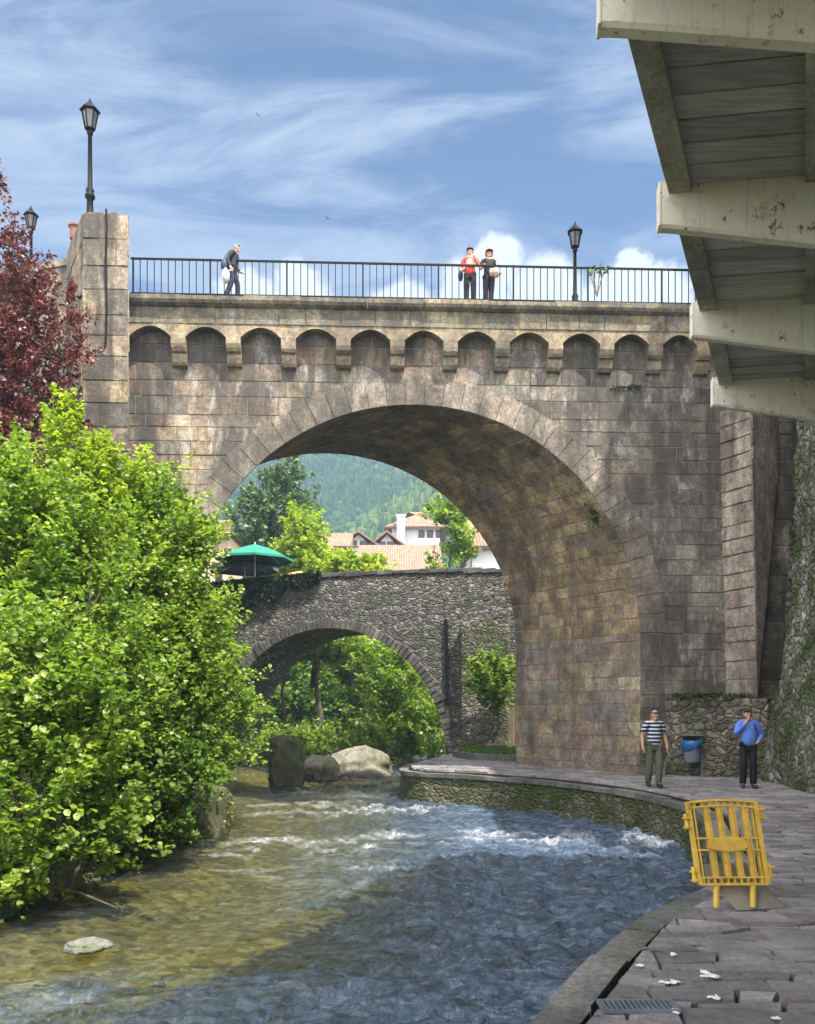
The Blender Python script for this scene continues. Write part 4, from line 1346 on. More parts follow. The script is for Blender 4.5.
tree('bank_tree', 'rounded green alder leaning over the river in front of the left arch foot', 'tree', (-4.9, 16.4, -0.5),
     [bl(145, 570, 16.2, 1.1, 1.4), bl(120, 520, 16.4, .7, .7), bl(180, 545, 16.4, .5, .7), bl(185, 630, 16, .8, 1.0), bl(145, 690, 16, 1.2, 1.4), bl(200, 680, 16, .6, .6), bl(165, 500, 16.4, .3, .4)], 950, 52, 0.077, M['leaf'], 4,
     [((-4.9, 16.4, -.5), P(140, 500, 16.3)), ((-4.5, 16.2, -.7), P(195, 600, 16.1)), ((-4.4, 16.6, -.7), P(205, 680, 16))], 0.06, 110, GB, spread=.25)
tree('bank_shrub', 'darker shrub at the waterline between the alders and the mossy block', 'shrub', (-4.3, 15.2, -0.7),
     [bl(145, 790, 14.8, .8, .8), bl(180, 760, 15.4, .6, .7), bl(110, 770, 14, .7, .8), bl(165, 830, 15, .45, .3)], 360, 50, 0.077, M['leafdark'], 5,
     [((-4.3, 15.2, -.8), P(160, 760, 15)), ((-4.1, 15.4, -.8), P(195, 750, 15.4)), ((-4.6, 14.8, -.8), P(120, 760, 14.2))], 0.04, 60, GB, spread=.2)
tree('bank_tree', 'light leafy alder reaching right over the water beside the old arch', 'tree', (-5.4, 21.0, -0.3),
     [bl(215, 715, 20.6, .7, 1.0), bl(195, 650, 20.6, .8, 1.2), bl(235, 700, 20.2, .35, .4), bl(205, 770, 20, .6, .5), bl(235, 750, 20, .4, .2)], 380, 48, 0.085, M['leaf'], 6,
     [((-5.4, 21, -.3), P(205, 640, 20.8)), ((-5.0, 20.8, -.6), P(235, 720, 20.4))], 0.06, 60, GB, spread=.26)
# copper plum
tree('plum_tree', 'dark red leaved plum tree in front of the stone pier at the left edge', 'tree', (-9.6, 19.6, 2.5),
     [bl(5, 320, 19.4, .9, 1.3), bl(35, 360, 19.2, .8, .9), bl(-20, 390, 19.4, 1.4, 1.9), bl(40, 420, 19.2, .8, .9), bl(80, 355, 19.4, .35, .45), bl(60, 310, 19.4, .45, .6), bl(25, 285, 19.4, .6, .8), bl(2, 240, 19.4, .35, .6), bl(-8, 170, 19.6, .2, .5), bl(20, 460, 19, .8, .7)], 640, 62, 0.075, M['leafred'], 7,
     [((-9.6, 19.6, 2.5), P(8, 260, 19.4)), ((-9.5, 19.6, 2.5), P(60, 360, 19.3)), ((-9.6, 19.6, 2.5), P(-14, 160, 19.6))], 0.1, 140, None, spread=.2, hexa=False, upb=.4)

# trees seen through and over the old bridge
GT = 'trees growing behind the old bridge'
tree('poplar_tree', 'tall grey green poplar with upright branches behind the parasol', 'tree', (-9.5, 58, 3.5),
     [bl(262, 560, 57, 1.6, 3.4), bl(275, 510, 57, 1.3, 2.6), bl(288, 480, 57, .7, 1.6), bl(300, 530, 57, .9, 1.5), bl(245, 530, 57, 1.2, 2.2), bl(312, 505, 57, .35, .6), bl(240, 580, 57, 2, 2)], 420, 45, 0.26, M['leafpoplar'], 8,
     [((-9.5, 58, 3.5), P(275, 480, 57))], 0.22, 70, GT, spread=.4, flat=1.0, hexa=False)
tree('round_tree', 'lime green bushy tree just right of the parasol', 'tree', (-5.6, 50, 3.0),
     [bl(305, 552, 49, 1.1, 1.5), bl(298, 528, 49, .6, .7), bl(318, 572, 48, .8, .8), bl(285, 570, 49, 1.0, 1.0)], 260, 45, 0.22, M['leaflime'], 9,
     [((-5.6, 50, 3), P(312, 530, 49))], 0.16, 40, GT, spread=.4, hexa=False)
tree('round_tree', 'low lime green tree below the two dormers, above the old parapet', 'tree', (-3.2, 48, 3.0),
     [bl(350, 574, 47, 1.3, .5), bl(374, 573, 47, .6, .5), bl(338, 570, 47, .8, .6)], 130, 45, 0.22, M['leaflime'], 10,
     [((-3.2, 48, 3), P(352, 560, 47))], 0.14, 30, GT, spread=.35, hexa=False)
tree('thin_tree', 'thin airy green tree in front of the white house above the old bridge', 'tree', (2.6, 52, 3.0),
     [bl(445, 512, 52, .9, .6), bl(462, 545, 52, .7, 1.0), bl(455, 525, 52, .6, .5), bl(435, 568, 52, .6, .3)], 80, 45, 0.24, M['leaf'], 12,
     [((2.9, 52, 3), P(450, 505, 52)), ((3.2, 52, 3), P(464, 520, 52))], 0.1, 40, GT, spread=.4, hexa=False)
for k, (lab, px, py, Y, rx, rz_, mt, n_) in enumerate((
        ('tree with a straight brown trunk in the middle of the old arch', 320, 640, 46, 1.8, 1.0, 'leaf', 260),
        ('tree with a leaning thin trunk at the left side of the old arch', 285, 640, 47, 1.6, 1.2, 'leaf', 220),
        ('dark tree filling the top right of the old arch', 370, 660, 50, 2.0, 1.8, 'leaf', 300))):
    b_ = P(px - 3, 745, Y)
    tree('arch_tree', lab, 'tree', (b_.x, Y, b_.z - .3), [bl(px, py, Y, rx, rz_), bl(px + 25, py + 8, Y + 1, rx * .7, rz_ * .7), bl(px - 20, py, Y + 1, rx * .7, rz_ * .8)], n_, 45, 0.2, M[mt], 20 + k,
         [((b_.x, Y, b_.z - .3), P(px, py, Y))], 0.2 if k == 0 else 0.13, 30, GT, spread=.4, hexa=False)
tree('willow_bush', 'large pale green willow bush at the right foot of the old arch', 'shrub', (0.2, 44, -0.5),
     [bl(400, 700, 43, 1.5, 1.9), bl(420, 730, 42.5, 1.3, 1.1), bl(385, 670, 44, 1.3, 1.5), bl(430, 745, 42, .9, .8), bl(395, 745, 42.5, 1.0, .8)], 420, 45, 0.17, M['leaf'], 31,
     [((0.2, 44, -.5), P(400, 690, 43)), ((.6, 43.6, -.5), P(425, 720, 42.6))], 0.08, 40, GT, spread=.35, hexa=False)
tree('arch_shrub', 'dark low shrub on the bank between the trunks under the old arch', 'shrub', (-4.5, 45, -.2),
     [bl(335, 742, 45, 2.2, .4), bl(290, 738, 46, 2.0, .5), bl(370, 738, 46, 1.4, .6)], 200, 45, 0.17, M['leaf'], 32, None, 0.06, 20, GT, spread=.35, hexa=False)
for k, (lab, px, py, Y, r_) in enumerate((('broad green tree closing the view at the left behind the old arch', 270, 640, 62, 5.0), ('broad green tree closing the view in the middle behind the old arch', 330, 640, 64, 4.5), ('broad green tree closing the view at the right behind the old arch', 385, 650, 62, 4.2))):
    c_ = P(px, py, Y)
    tree('backdrop_tree', lab, 'tree', (c_.x, Y, 0.5 if k else 1), [((c_.x, Y, 3.2), (r_, 3, 2.6)), ((c_.x + 1.5, Y - 2, 1.2), (r_ * .8, 2, 1.8))], 320, 40, 0.3, M['leaf' if k != 0 else 'leafdark'], 40 + k,
         [((c_.x, Y, 0), (c_.x, Y, 4))], 0.2, 30, GT, spread=.6, hexa=False)
tree('hanging_bush', 'round green bush spilling over the plank fence beside the bridge pier', 'shrub', (3.5, 33.2, 1.6),
     [bl(494, 672, 32.6, .72, .6), bl(496, 692, 32.5, .55, .7), bl(483, 680, 32.6, .4, .5)], 130, 40, 0.15, M['leaf'], 50, [((3.5, 33.2, 1.5), P(494, 672, 32.6))], 0.05, 25, None, spread=.2, hexa=False)
# ivy hanging on the old bridge
rs = np.random.RandomState(60)
N = 9000
s1 = (P(226, 590, 38.5) - OA).dot(ou); s2 = (P(322, 590, 37) - OA).dot(ou)
ss = rs.uniform(s1 - 1, s2, N); u_ = (ss - s1) / (s2 - s1)
dep = (0.35 + 1.15 * vnoise(ss * 1.3, ss * 0 + 2, 5)) * np.clip(1.25 - u_ * .8, .3, 1)
zt_ = np.array([top(q_) for q_ in ss]) + 0.18 - rs.random(N) ** 1.2 * dep
cv = np.array([list(oface(a, b, 0.06 + 0.2 * c_)) for a, b, c_ in zip(ss, zt_, rs.random(N))])
v, f, m_ = leaf_arrays(cv, np.full(N, .12), rs, .2, False)
iv = np_mesh('ivy', v, f, M['ivy'], tint=np.repeat(rs.random(N), m_), loc=tuple(oface(2, top(2), 0)))
tag(iv, 'dark ivy curtain hanging over the left parapet of the old bridge', 'ivy')
# fern growing from the vault
c_ = face(S0 + (RA + .1) * math.cos(.62), ZS + (RA - .15) * math.sin(.62), -.25) + BV * .02
cv = np.array(list(c_)) + rs.normal(size=(450, 3)) * np.array([.12, .08, .17])
v, f, m_ = leaf_arrays(cv, np.full(450, .1), rs, .2, False, 1.0)
tag(np_mesh('wall_fern', v, f, M['leafdark'], tint=np.repeat(rs.random(450) * .5, m_), loc=tuple(c_)), 'small dark fern tuft growing from the right side of the vault', 'plant')
# weeds on ledges
def tuft(name, label, c, ext, n_, size, mat='leafdark', up_=.3):
    cv = np.array(list(c)) + rs.uniform(-1, 1, size=(n_, 3)) * np.array(ext)
    v, f, m_ = leaf_arrays(cv, np.full(n_, size), rs, up_, False)
    return tag(np_mesh(name, v, f, M[mat], tint=np.repeat(rs.random(n_), m_), loc=tuple(c)), label, 'plant')
tuft('wall_weeds', 'green weeds growing along the top of the low rubble wall', Vector((8.0, 22.25, BB + .06)), (1.0, .3, .07), 600, .07, 'ivy')
tuft('cornice_weed', 'dry weed sprig sticking up behind the railing right of the lamp', P(600, 270, 22.6), (.28, .05, .1), 50, .1, 'leafpoplar')
mb = MB()
b_ = P(597, 297, 22.6)
for k in range(7):
    e = b_ + Vector((rng.uniform(-.35, .5), 0, rng.uniform(.6, .95)))
    mb.tube([b_, b_ + (e - b_) * .6 + Vector((0, 0, .12)), e], [.012, .01, .006], 5)
bpy.data.objects['cornice_weed']
st_ = mb.build('stem', M['bark'], bpy.data.objects['cornice_weed'])
tuft('moss_patch', 'strip of green moss on the face below the right corbels', face(5.9, P(640, 388, 23).z, .05), (.4, .03, .07), 160, .05, 'ivy')
# lawn behind the pier
lawn_pts = [(1.65, 31.2), (2.1, 29.7), (3.2, 28.7), (5.5, 28.3), (8.5, 28.3), (8.5, 34.5), (3.4, 34.6), (2.2, 34.4)]
mb = MB(); prism(mb, [Vector(p) for p in lawn_pts][::1], -.1, .22)
le = mb.build('lawn_edging', M['kerb'], loc=(4, 31, 0)); tag(le, 'curved stone edging around the small lawn behind the bridge pier', 'edging')
pts = []
while len(pts) < 9000:
    x, y = rs.uniform(1.7, 6.5), rs.uniform(28.4, 34.4)
    if inside(x, y, [(4.6 + (a - 4.6) * .93, 31.5 + (b - 31.5) * .93) for a, b in lawn_pts]): pts.append((x, y, .25))
v, f, m_ = leaf_arrays(np.array(pts), np.full(len(pts), .13), rs, .0, False)
tag(np_mesh('lawn', v, f, M['grass'], tint=np.repeat(rs.random(len(pts)), m_)), kind='stuff')
mb = MB()
for k in range(22):
    w = .13
    x = 2.95 + k * (w + .012)
    mb.box((x, 34.0 - k * .02, 1.0 + .0), (w, .04, 2.0 + rng.uniform(-.06, .06)), t=rng.random())
fe = mb.build('plank_fence', M['brownwood'], loc=(4, 33.8, 0.2)); tag(fe, 'weathered brown upright plank fence below the round bush', 'fence')
mb = MB(); c_ = G(492, 748, .25)
mb.box((c_.x, 31.4, .42), (.75, .4, .1), bev=.02); mb.box((c_.x - .25, 31.4, .3), (.14, .32, .16), bev=.01); mb.box((c_.x + .25, 31.4, .3), (.14, .32, .16), bev=.01)
sb_ = mb.build('stone_bench', M['rock'], loc=(c_.x, 31.4, .22)); tag(sb_, 'small grey stone bench on the lawn behind the pier', 'bench')


# ------------------------------------------------------------------ rocks and left bank masonry
def rock(name, label, c, r, mat, seed, flat=0.0):
    bm = bmesh.new(); bmesh.ops.create_icosphere(bm, subdivisions=4, radius=1)
    V_ = np.array([v.co for v in bm.verts])
    q_ = 0.75 + .5 * fbm(V_[:, 0] * 1.6 + seed, V_[:, 1] * 1.6 + V_[:, 2] * 1.2, seed) + .22 * (fbm(V_[:, 0] * 5 + V_[:, 2] * 3, V_[:, 1] * 5, seed + 3) - .5)
    V_ = V_ * q_[:, None]
    V_ = V_ + .16 * np.stack([fbm(V_[:, 2] * 2.6 + seed, V_[:, 1] * 2, seed + 5) - .47, fbm(V_[:, 0] * 2.6, V_[:, 2] * 3, seed + 6) - .47, np.floor(fbm(V_[:, 0] * 2, V_[:, 1] * 2, seed + 8) * 6) / 6 - .4], -1) * 2
    V_[:, 2] = np.maximum(V_[:, 2], -.6)
    V_ = V_ * np.array(r) + np.array(c)
    f = np.array([[v.index for v in q.verts] for q in bm.faces])
    bm.free()
    o = np_mesh(name, V_, f, mat, tint=np.full(len(f), .5) + .3 * np.random.RandomState(seed).rand(len(f)), loc=tuple(c), smooth=False)
    return tag(o, label, 'rock')


rock('river_rock', 'pale rounded rock on the far bank under the old arch', tuple(G(358, 772, -.75) + Vector((0, 0, .15))), (1.5, .8, .8), M['rock'], 3)
rock('river_rock', 'smaller pale rock left of the big one under the old arch', tuple(G(322, 776, -.75) + Vector((0, 0, .15))), (.7, .5, .65), M['rock'], 5)
rock('wet_stone', 'flat wet stone breaking the shallow water near the left bank', tuple(G(88, 944, -.8) + Vector((0, 0, -.02))), (.25, .2, .075), M['kerb'], 8)


def rough_block(name, label, c, d, rz, mat, seed, amp=.12):
    bm = bmesh.new(); bmesh.ops.create_cube(bm, size=1.0)
    bmesh.ops.subdivide_edges(bm, edges=list(bm.edges), cuts=13, use_grid_fill=True)
    V_ = np.array([v.co for v in bm.verts]); f = [[v.index for v in q.verts] for q in bm.faces]; bm.free()
    # round the edges a little, then roughen
    nr = np.maximum((np.abs(V_) ** 6).sum(1) ** (1 / 6.0), .01)[:, None]
    V_ = V_ / nr * .5
    Dm = np.array(d)
    W_ = V_ * Dm
    a1 = fbm(W_[:, 0] * 2.2 + W_[:, 2] * 1.3 + seed, W_[:, 1] * 2.2 + W_[:, 2] * 2.1, seed) - .47
    a2 = fbm(W_[:, 0] * 7 + W_[:, 2] * 5, W_[:, 1] * 7 - W_[:, 2] * 4, seed + 9, 3) - .44
    W_ = W_ + V_ * 2 * (a1 * amp * 2.2 + a2 * amp * 1.2)[:, None]
    co_, si_ = math.cos(rz), math.sin(rz)
    W_ = np.stack([W_[:, 0] * co_ - W_[:, 1] * si_, W_[:, 0] * si_ + W_[:, 1] * co_, W_[:, 2]], -1) + np.array(c)
    fa = np.array(f)
    o = np_mesh(name, W_, fa, mat, tint=np.random.RandomState(seed).rand(len(fa)) * .4 + .3, loc=tuple(c))
    # a skin of small mossy leaves over the sides and top
    r2 = np.random.RandomState(seed + 50)
    k_ = r2.choice(len(W_), 2600)
    cov = fbm(W_[k_, 0] * 2 + W_[k_, 1], W_[k_, 2] * 2.4, seed + 2) + .12 * (V_[k_, 2] > .3)
    k_ = k_[cov > .45]
    cl_ = W_[k_] + r2.normal(size=(len(k_), 3)) * .035
    lv, lf, lm = leaf_arrays(cl_, np.full(len(k_), .075), r2, .3, False)
    np_mesh('moss', lv - np.array(c), lf, M['mossleaf'], tint=np.repeat(r2.random(len(k_)), lm)).parent = o
    return tag(o, label, 'wall')


c_ = G(283, 782, -.8); zt_ = P(285, 738, c_.y).z
rough_block('mossy_stump_wall', 'square mossy masonry stub standing in the water before the old arch', (c_.x, c_.y + .7, (zt_ - 1.4) / 2), (1.15, 1.3, zt_ + 1.4), .1, M['mossrock'], 4)
rough_block('bank_block', 'low mossy stone block at the waterline under the left bank shrubs', (-4.75, 18.3, -.65), (1.5, 2.4, 1.5), -.02, M['mossrock'], 6, .1)
mb = MB()
pts = [G(45, 885, -.5), G(80, 893, -.72), G(100, 901, -.74), G(118, 908, -.8)]
mb.tube(pts, [.025, .02, .014, .006], 6)
o = mb.build('driftwood_branch', M['bark'], loc=tuple(pts[1])); tag(o, 'thin bare branch lying from the left bank into the water', 'branch')

# ------------------------------------------------------------------ parasols, houses, hill
def parasol(label, top_px, y_top, y_edge, half, Y, mat, valance=.12):
    c = P(top_px, y_top, Y)
    drop = (y_edge - y_top) / F * Y
    root = thing('parasol', (c.x, Y, OT - .6), label, 'parasol')
    mb = MB(); n_ = 8
    ring = [c + Vector((half * math.cos(2 * math.pi * k / n_ + .2), half * math.sin(2 * math.pi * k / n_ + .2), -drop)) for k in range(n_)]
    mid = [c + Vector((half * .5 * math.cos(2 * math.pi * k / n_ + .2), half * .5 * math.sin(2 * math.pi * k / n_ + .2), -drop * .42)) for k in range(n_)]
    for k in range(n_):
        k2 = (k + 1) % n_
        mb.poly([c, mid[k], mid[k2]]); mb.poly([mid[k], ring[k], ring[k2], mid[k2]])
        mb.poly([ring[k], ring[k] - Vector((0, 0, valance)), ring[k2] - Vector((0, 0, valance)), ring[k2]])
    mb.build('canopy', mat, root)
    mb = MB(); mb.tube([(c.x, Y, OT - .6), c + Vector((0, 0, .08))], .03, 8)
    for k in range(n_): mb.tube([c - Vector((0, 0, .06)), mid[k] - Vector((0, 0, .03)), ring[k] - Vector((0, 0, .03))], .012, 4)
    mb.build('pole', M['whiteplastic'], root)
    return root


parasol('open green parasol above the ivy end of the old bridge', 255, 544, 559, 1.76, 38.6, M['greencloth'], .1)
parasol('dark grey parasol peeping out below the green one', 245, 560, 568, 1.6, 40.6, M['greycloth'], .16)
mb = MB(); c_ = P(295, 583, 37.6)
mb.ball((c_.x, 38.4, OT + .05), (.52, .35, .42), 14, 8, fn=lambda d: 1 + .12 * math.sin(d.x * 7 + d.y * 3))
o = mb.build('covered_heap', M['tancloth'], loc=(c_.x, 38.4, OT - .1), smooth=True); tag(o, 'tan covered heap on the old bridge right of the parasol', 'cover')
ch = thing('terrace_chair', (P(246, 580, 39.4).x, 39.4, OT - .5), 'white terrace chair back showing under the green parasol', 'chair')
cx_, cz_ = P(246, 580, 39.4).x, OT - .5
mb = MB(); mb.box((cx_, 39.4, cz_ + .44), (.44, .44, .04), bev=.01); mb.build('seat', M['whiteplastic'], ch)
mb = MB(); mb.box((cx_, 39.62, cz_ + .72), (.42, .04, .46), bev=.015); mb.build('backrest', M['whiteplastic'], ch)
for dx in (-.19, .19):
    for dy in (-.19, .19):
        mb = MB(); mb.tube([(cx_ + dx * 1.1, 39.4 + dy * 1.1, cz_), (cx_ + dx, 39.4 + dy, cz_ + .44)], .02, 6); mb.build('leg', M['whiteplastic'], ch)


def house(name, label, px0, px1, Y, y_eave, y_ridge, z0, depth, wallmat, hip=0.0, over=.5, wins=(), gable=False):
    a, b = P(px0, y_eave, Y), P(px1, y_eave, Y)
    ze = a.z; zr = P(px0, y_ridge, Y + depth / 2).z
    root = thing(name, ((a.x + b.x) / 2, Y + depth / 2, z0), label, 'house')
    mb = MB(); mb.box(((a.x + b.x) / 2, Y + depth / 2, (z0 + ze) / 2), (b.x - a.x, depth, ze - z0)); mb.build('wall', wallmat, root)
    mb = MB()
    x0, x1, y0_, y1_ = a.x - over, b.x + over, Y - over, Y + depth + over
    if gable:   # ridge runs away from the viewer
        xm = (x0 + x1) / 2
        tk = .18
        vs = [(x0, y0_, ze), (xm, y0_, zr), (x1, y0_, ze), (x0, y1_, ze), (xm, y1_, zr), (x1, y1_, ze)]
        vs2 = [(p[0], p[1], p[2] - tk) for p in vs]
        mb.add(vs + vs2, [(0, 1, 4, 3), (1, 2, 5, 4), (6, 9, 10, 7), (7, 10, 11, 8), (0, 6, 7, 1), (1, 7, 8, 2), (3, 4, 10, 9), (4, 5, 11, 10), (0, 3, 9, 6), (2, 8, 11, 5)])
        mw = MB(); mw.add([(a.x, Y + .01, ze - .05), (b.x, Y + .01, ze - .05), (xm, Y + .01, zr - .25), (a.x, Y + depth, ze - .05), (b.x, Y + depth, ze - .05), (xm, Y + depth, zr - .25)], [(0, 1, 2), (5, 4, 3)]); mw.build('gable', wallmat, root)
    else:
        h_ = hip * depth / 2
        vs = [(x0, y0_, ze - .1), (x1, y0_, ze - .1), (x1, y1_, ze - .1), (x0, y1_, ze - .1), (x0 + h_ + .01, Y + depth / 2, zr), (x1 - h_ - .01, Y + depth / 2, zr)]
        mb.add(vs, [(0, 1, 5, 4), (1, 2, 5), (2, 3, 4, 5), (3, 0, 4), (3, 2, 1, 0)])
    rf = mb.build('roof', M['tile'], root)
    mb = MB(); mb.box(((x0 + x1) / 2, y0_ - .02, ze - .22), (x1 - x0, .1, .14)); mb.build('eave', M['darkwood'], root)
    for wx, wy, ww, wh in wins:
        p = P(wx, wy, Y)
        sx_, sz_ = ww / F * Y, wh / F * Y
        mb = MB(); mb.box((p.x, Y - .01, p.z), (sx_ + .16, .06, sz_ + .16)); wo = mb.build('window', M['darkwood'], root)
        mb = MB(); mb.box((p.x, Y - .045, p.z), (sx_ - .02, .03, sz_ - .02)); mb.build('pane', M['glass'], wo)
    return root, ze, zr


hz0 = 4.2
house('village_house', 'long low house with a big brown tiled roof above the old bridge', 362, 436, 68, 566, 545, hz0, 9, M['whitewall'], 0.0, .5)
house('tiled_shed', 'low shed whose narrow tiled roof lies below the long roof', 388, 441, 62, 571, 562, hz0, 4, M['creamwall'], 0.0, .3)
house('gabled_house', 'left one of two small gabled white houses with dark timber', 345, 372, 78, 546, 540, hz0, 8, M['whitewall'], 0, .7, ((353, 543, 6, 3), (364, 543, 6, 3)), True)
house('gabled_house', 'right one of two small gabled white houses, next to the chimney house', 376, 398, 78.5, 546, 540, hz0, 8, M['whitewall'], 0, .7, ((382, 544, 6, 3), (391, 544, 6, 3)), True)
root, ze, zr = house('white_house', 'taller white house with hipped tile roof, chimney and two dark windows', 392, 440, 86, 527, 512, hz0, 10, M['whitewall'], .8, .8, ((421.5, 534, 4.5, 6), (430, 534, 4.5, 6), (438, 534, 3, 6)))
p = P(401, 530, 85)
mb = MB(); mb.box((p.x, 85.4, ze - .8), (.8, .9, 3.4)); mb.box((p.x, 85.4, ze + .95), (1.0, 1.1, .18)); chm = mb.build('chimney', M['whitewall'], root)
house('plain_house', 'plain white gable wall standing behind the right springing of the arch', 472, 520, 52, 545, 520, hz0 - 2, 8, M['whitewall'], 0, .3)
house('cream_house', 'cream house with dark windows behind the parasol at the left', 194, 228, 44, 532, 520, 3, 6, M['creamwall'], .5, .2, ((219, 572, 4, 16), (228, 560, 4, 20)))
house('village_house', 'small tiled house at the left behind the lime green trees', 318, 344, 74, 546, 533, hz0, 8, M['creamwall'], 0, .6, ((324, 552, 4, 8),))


def hillz(x, y):
    h = 4.4 + 0.62 * np.maximum(y - 178, 0) * sstep(165, 215, y)
    h = h * (0.9 + 0.25 * fbm(x * .006 + 3, y * .006, 15, 3))
    # a spur comes down from the right in front of the main slope
    sp = np.maximum(13 + 0.72 * (x + 9) + 3 * (vnoise(x * .08, y * .05, 6) - .5), 0) * sstep(203, 228, y) * sstep(275, 240, y)
    sp = np.where(sp > 30, 30 + 25 * (1 - np.exp(-(sp - 30) / 25)), sp)
    h = h + sp
    return np.where(h > 108, 108 + 18 * (1 - np.exp(-(h - 108) / 18)), h)


hl, _ = grid_mesh('hillside', np.linspace(-380, 380, 110), axis([(196, 400, 5), (400, 480, 10)]), hillz, M['earth'], smooth=True)
tag(hl, kind='structure')
rs = np.random.RandomState(70)
N = 20000
yy = 200 + 245 * rs.random(N) ** 1.2
xx = (-0.24 + 0.42 * rs.random(N)) * yy + rs.normal(size=N) * 3
zz_ = hillz(xx, yy)
bm = bmesh.new(); bmesh.ops.create_icosphere(bm, subdivisions=1, radius=1)
U = np.array([v.co for v in bm.verts]); UF = np.array([[v.index for v in q.verts] for q in bm.faces]); bm.free()
con = rs.random(N) < .35 * sstep(.25, .6, vnoise(xx * .02, yy * .02, 4)) * 2
rr = rs.uniform(0.7, 1.6, N)
sc_ = np.stack([np.where(con, rr * .6, rr), np.where(con, rr * .6, rr), np.where(con, rr * 2.2, rr * 1.05)], -1)
V_ = U[None] * (0.75 + .5 * rs.random((N, len(U))))[:, :, None] * sc_[:, None, :]
V_[:, :, 0] *= np.where(con[:, None], np.clip(1.1 - U[None, :, 2], .15, 2), 1); V_[:, :, 1] *= np.where(con[:, None], np.clip(1.1 - U[None, :, 2], .15, 2), 1)
V_ += np.stack([xx, yy, zz_ + rr * .8], -1)[:, None, :]
FF = (UF[None] + (np.arange(N) * len(U))[:, None, None]).reshape(-1, 3)
tn = np.clip(rs.random(N) * .7 + .3 * vnoise(xx * .03, yy * .03, 9) - .3 * con + .35 * sstep(262, 240, yy) * sstep(-28, -12, xx), 0, 1)
fo_ = np_mesh('forest', V_.reshape(-1, 3), FF, M['forest'], tint=np.repeat(tn, len(UF)))
tag(fo_, kind='stuff')
# the air between here and the hill
mt = bpy.data.materials.new('haze_air'); mt.use_nodes = True
nt = mt.node_tree; nt.nodes.remove(nt.nodes['Principled BSDF'])
pvn = nt.nodes.new('ShaderNodeVolumePrincipled'); pvn.inputs['Density'].default_value = 0.0007; pvn.inputs['Color'].default_value = (0.5, 0.72, 1.0, 1); pvn.inputs['Anisotropy'].default_value = 0.0
nt.links.new(pvn.outputs[0], nt.nodes['Material Output'].inputs['Volume'])
mb = MB(); mb.box((0, 222, 71), (790, 548, 150)); hzo = mb.build('haze', mt); tag(hzo, kind='stuff')


# ------------------------------------------------------------------ people
def skin_mesh(verts, edges, radii, root=0, sub=2):
    me = bpy.data.meshes.new('tmp'); me.from_pydata(verts, edges, [])
    o = bpy.data.objects.new('tmp', me); COL.objects.link(o)
    o.modifiers.new('s', 'SKIN')
    for k, sv in enumerate(me.skin_vertices[0].data):
        r_ = radii[k]
        sv.radius = r_ if hasattr(r_, '__len__') else (r_, r_)
        sv.use_root = (k == root)
    m2 = o.modifiers.new('u', 'SUBSURF'); m2.levels = sub; m2.render_levels = sub
    dg = bpy.context.evaluated_depsgraph_get()
    ev = o.evaluated_get(dg).to_mesh()
    vs = [tuple(v.co) for v in ev.vertices]; fs = [list(p.vertices) for p in ev.polygons]
    o.evaluated_get(dg).to_mesh_clear()
    bpy.data.objects.remove(o); bpy.data.meshes.remove(me)
    return vs, fs


def chainmesh(chains, root=None, sub=2):
    """chains: lists of (point, radius); equal points are shared"""
    idx = {}; V_, R_, E_ = [], [], []
    def g(p, r_):
        k = tuple(round(q, 4) for q in p)
        if k not in idx:
            idx[k] = len(V_); V_.append(k); R_.append(r_)
        return idx[k]
    for ch_ in chains:
        ii = [g(p, r_) for p, r_ in ch_]
        E_ += list(zip(ii, ii[1:]))
    return skin_mesh(V_, E_, R_, idx[tuple(round(q, 4) for q in root)] if root else 0, sub)


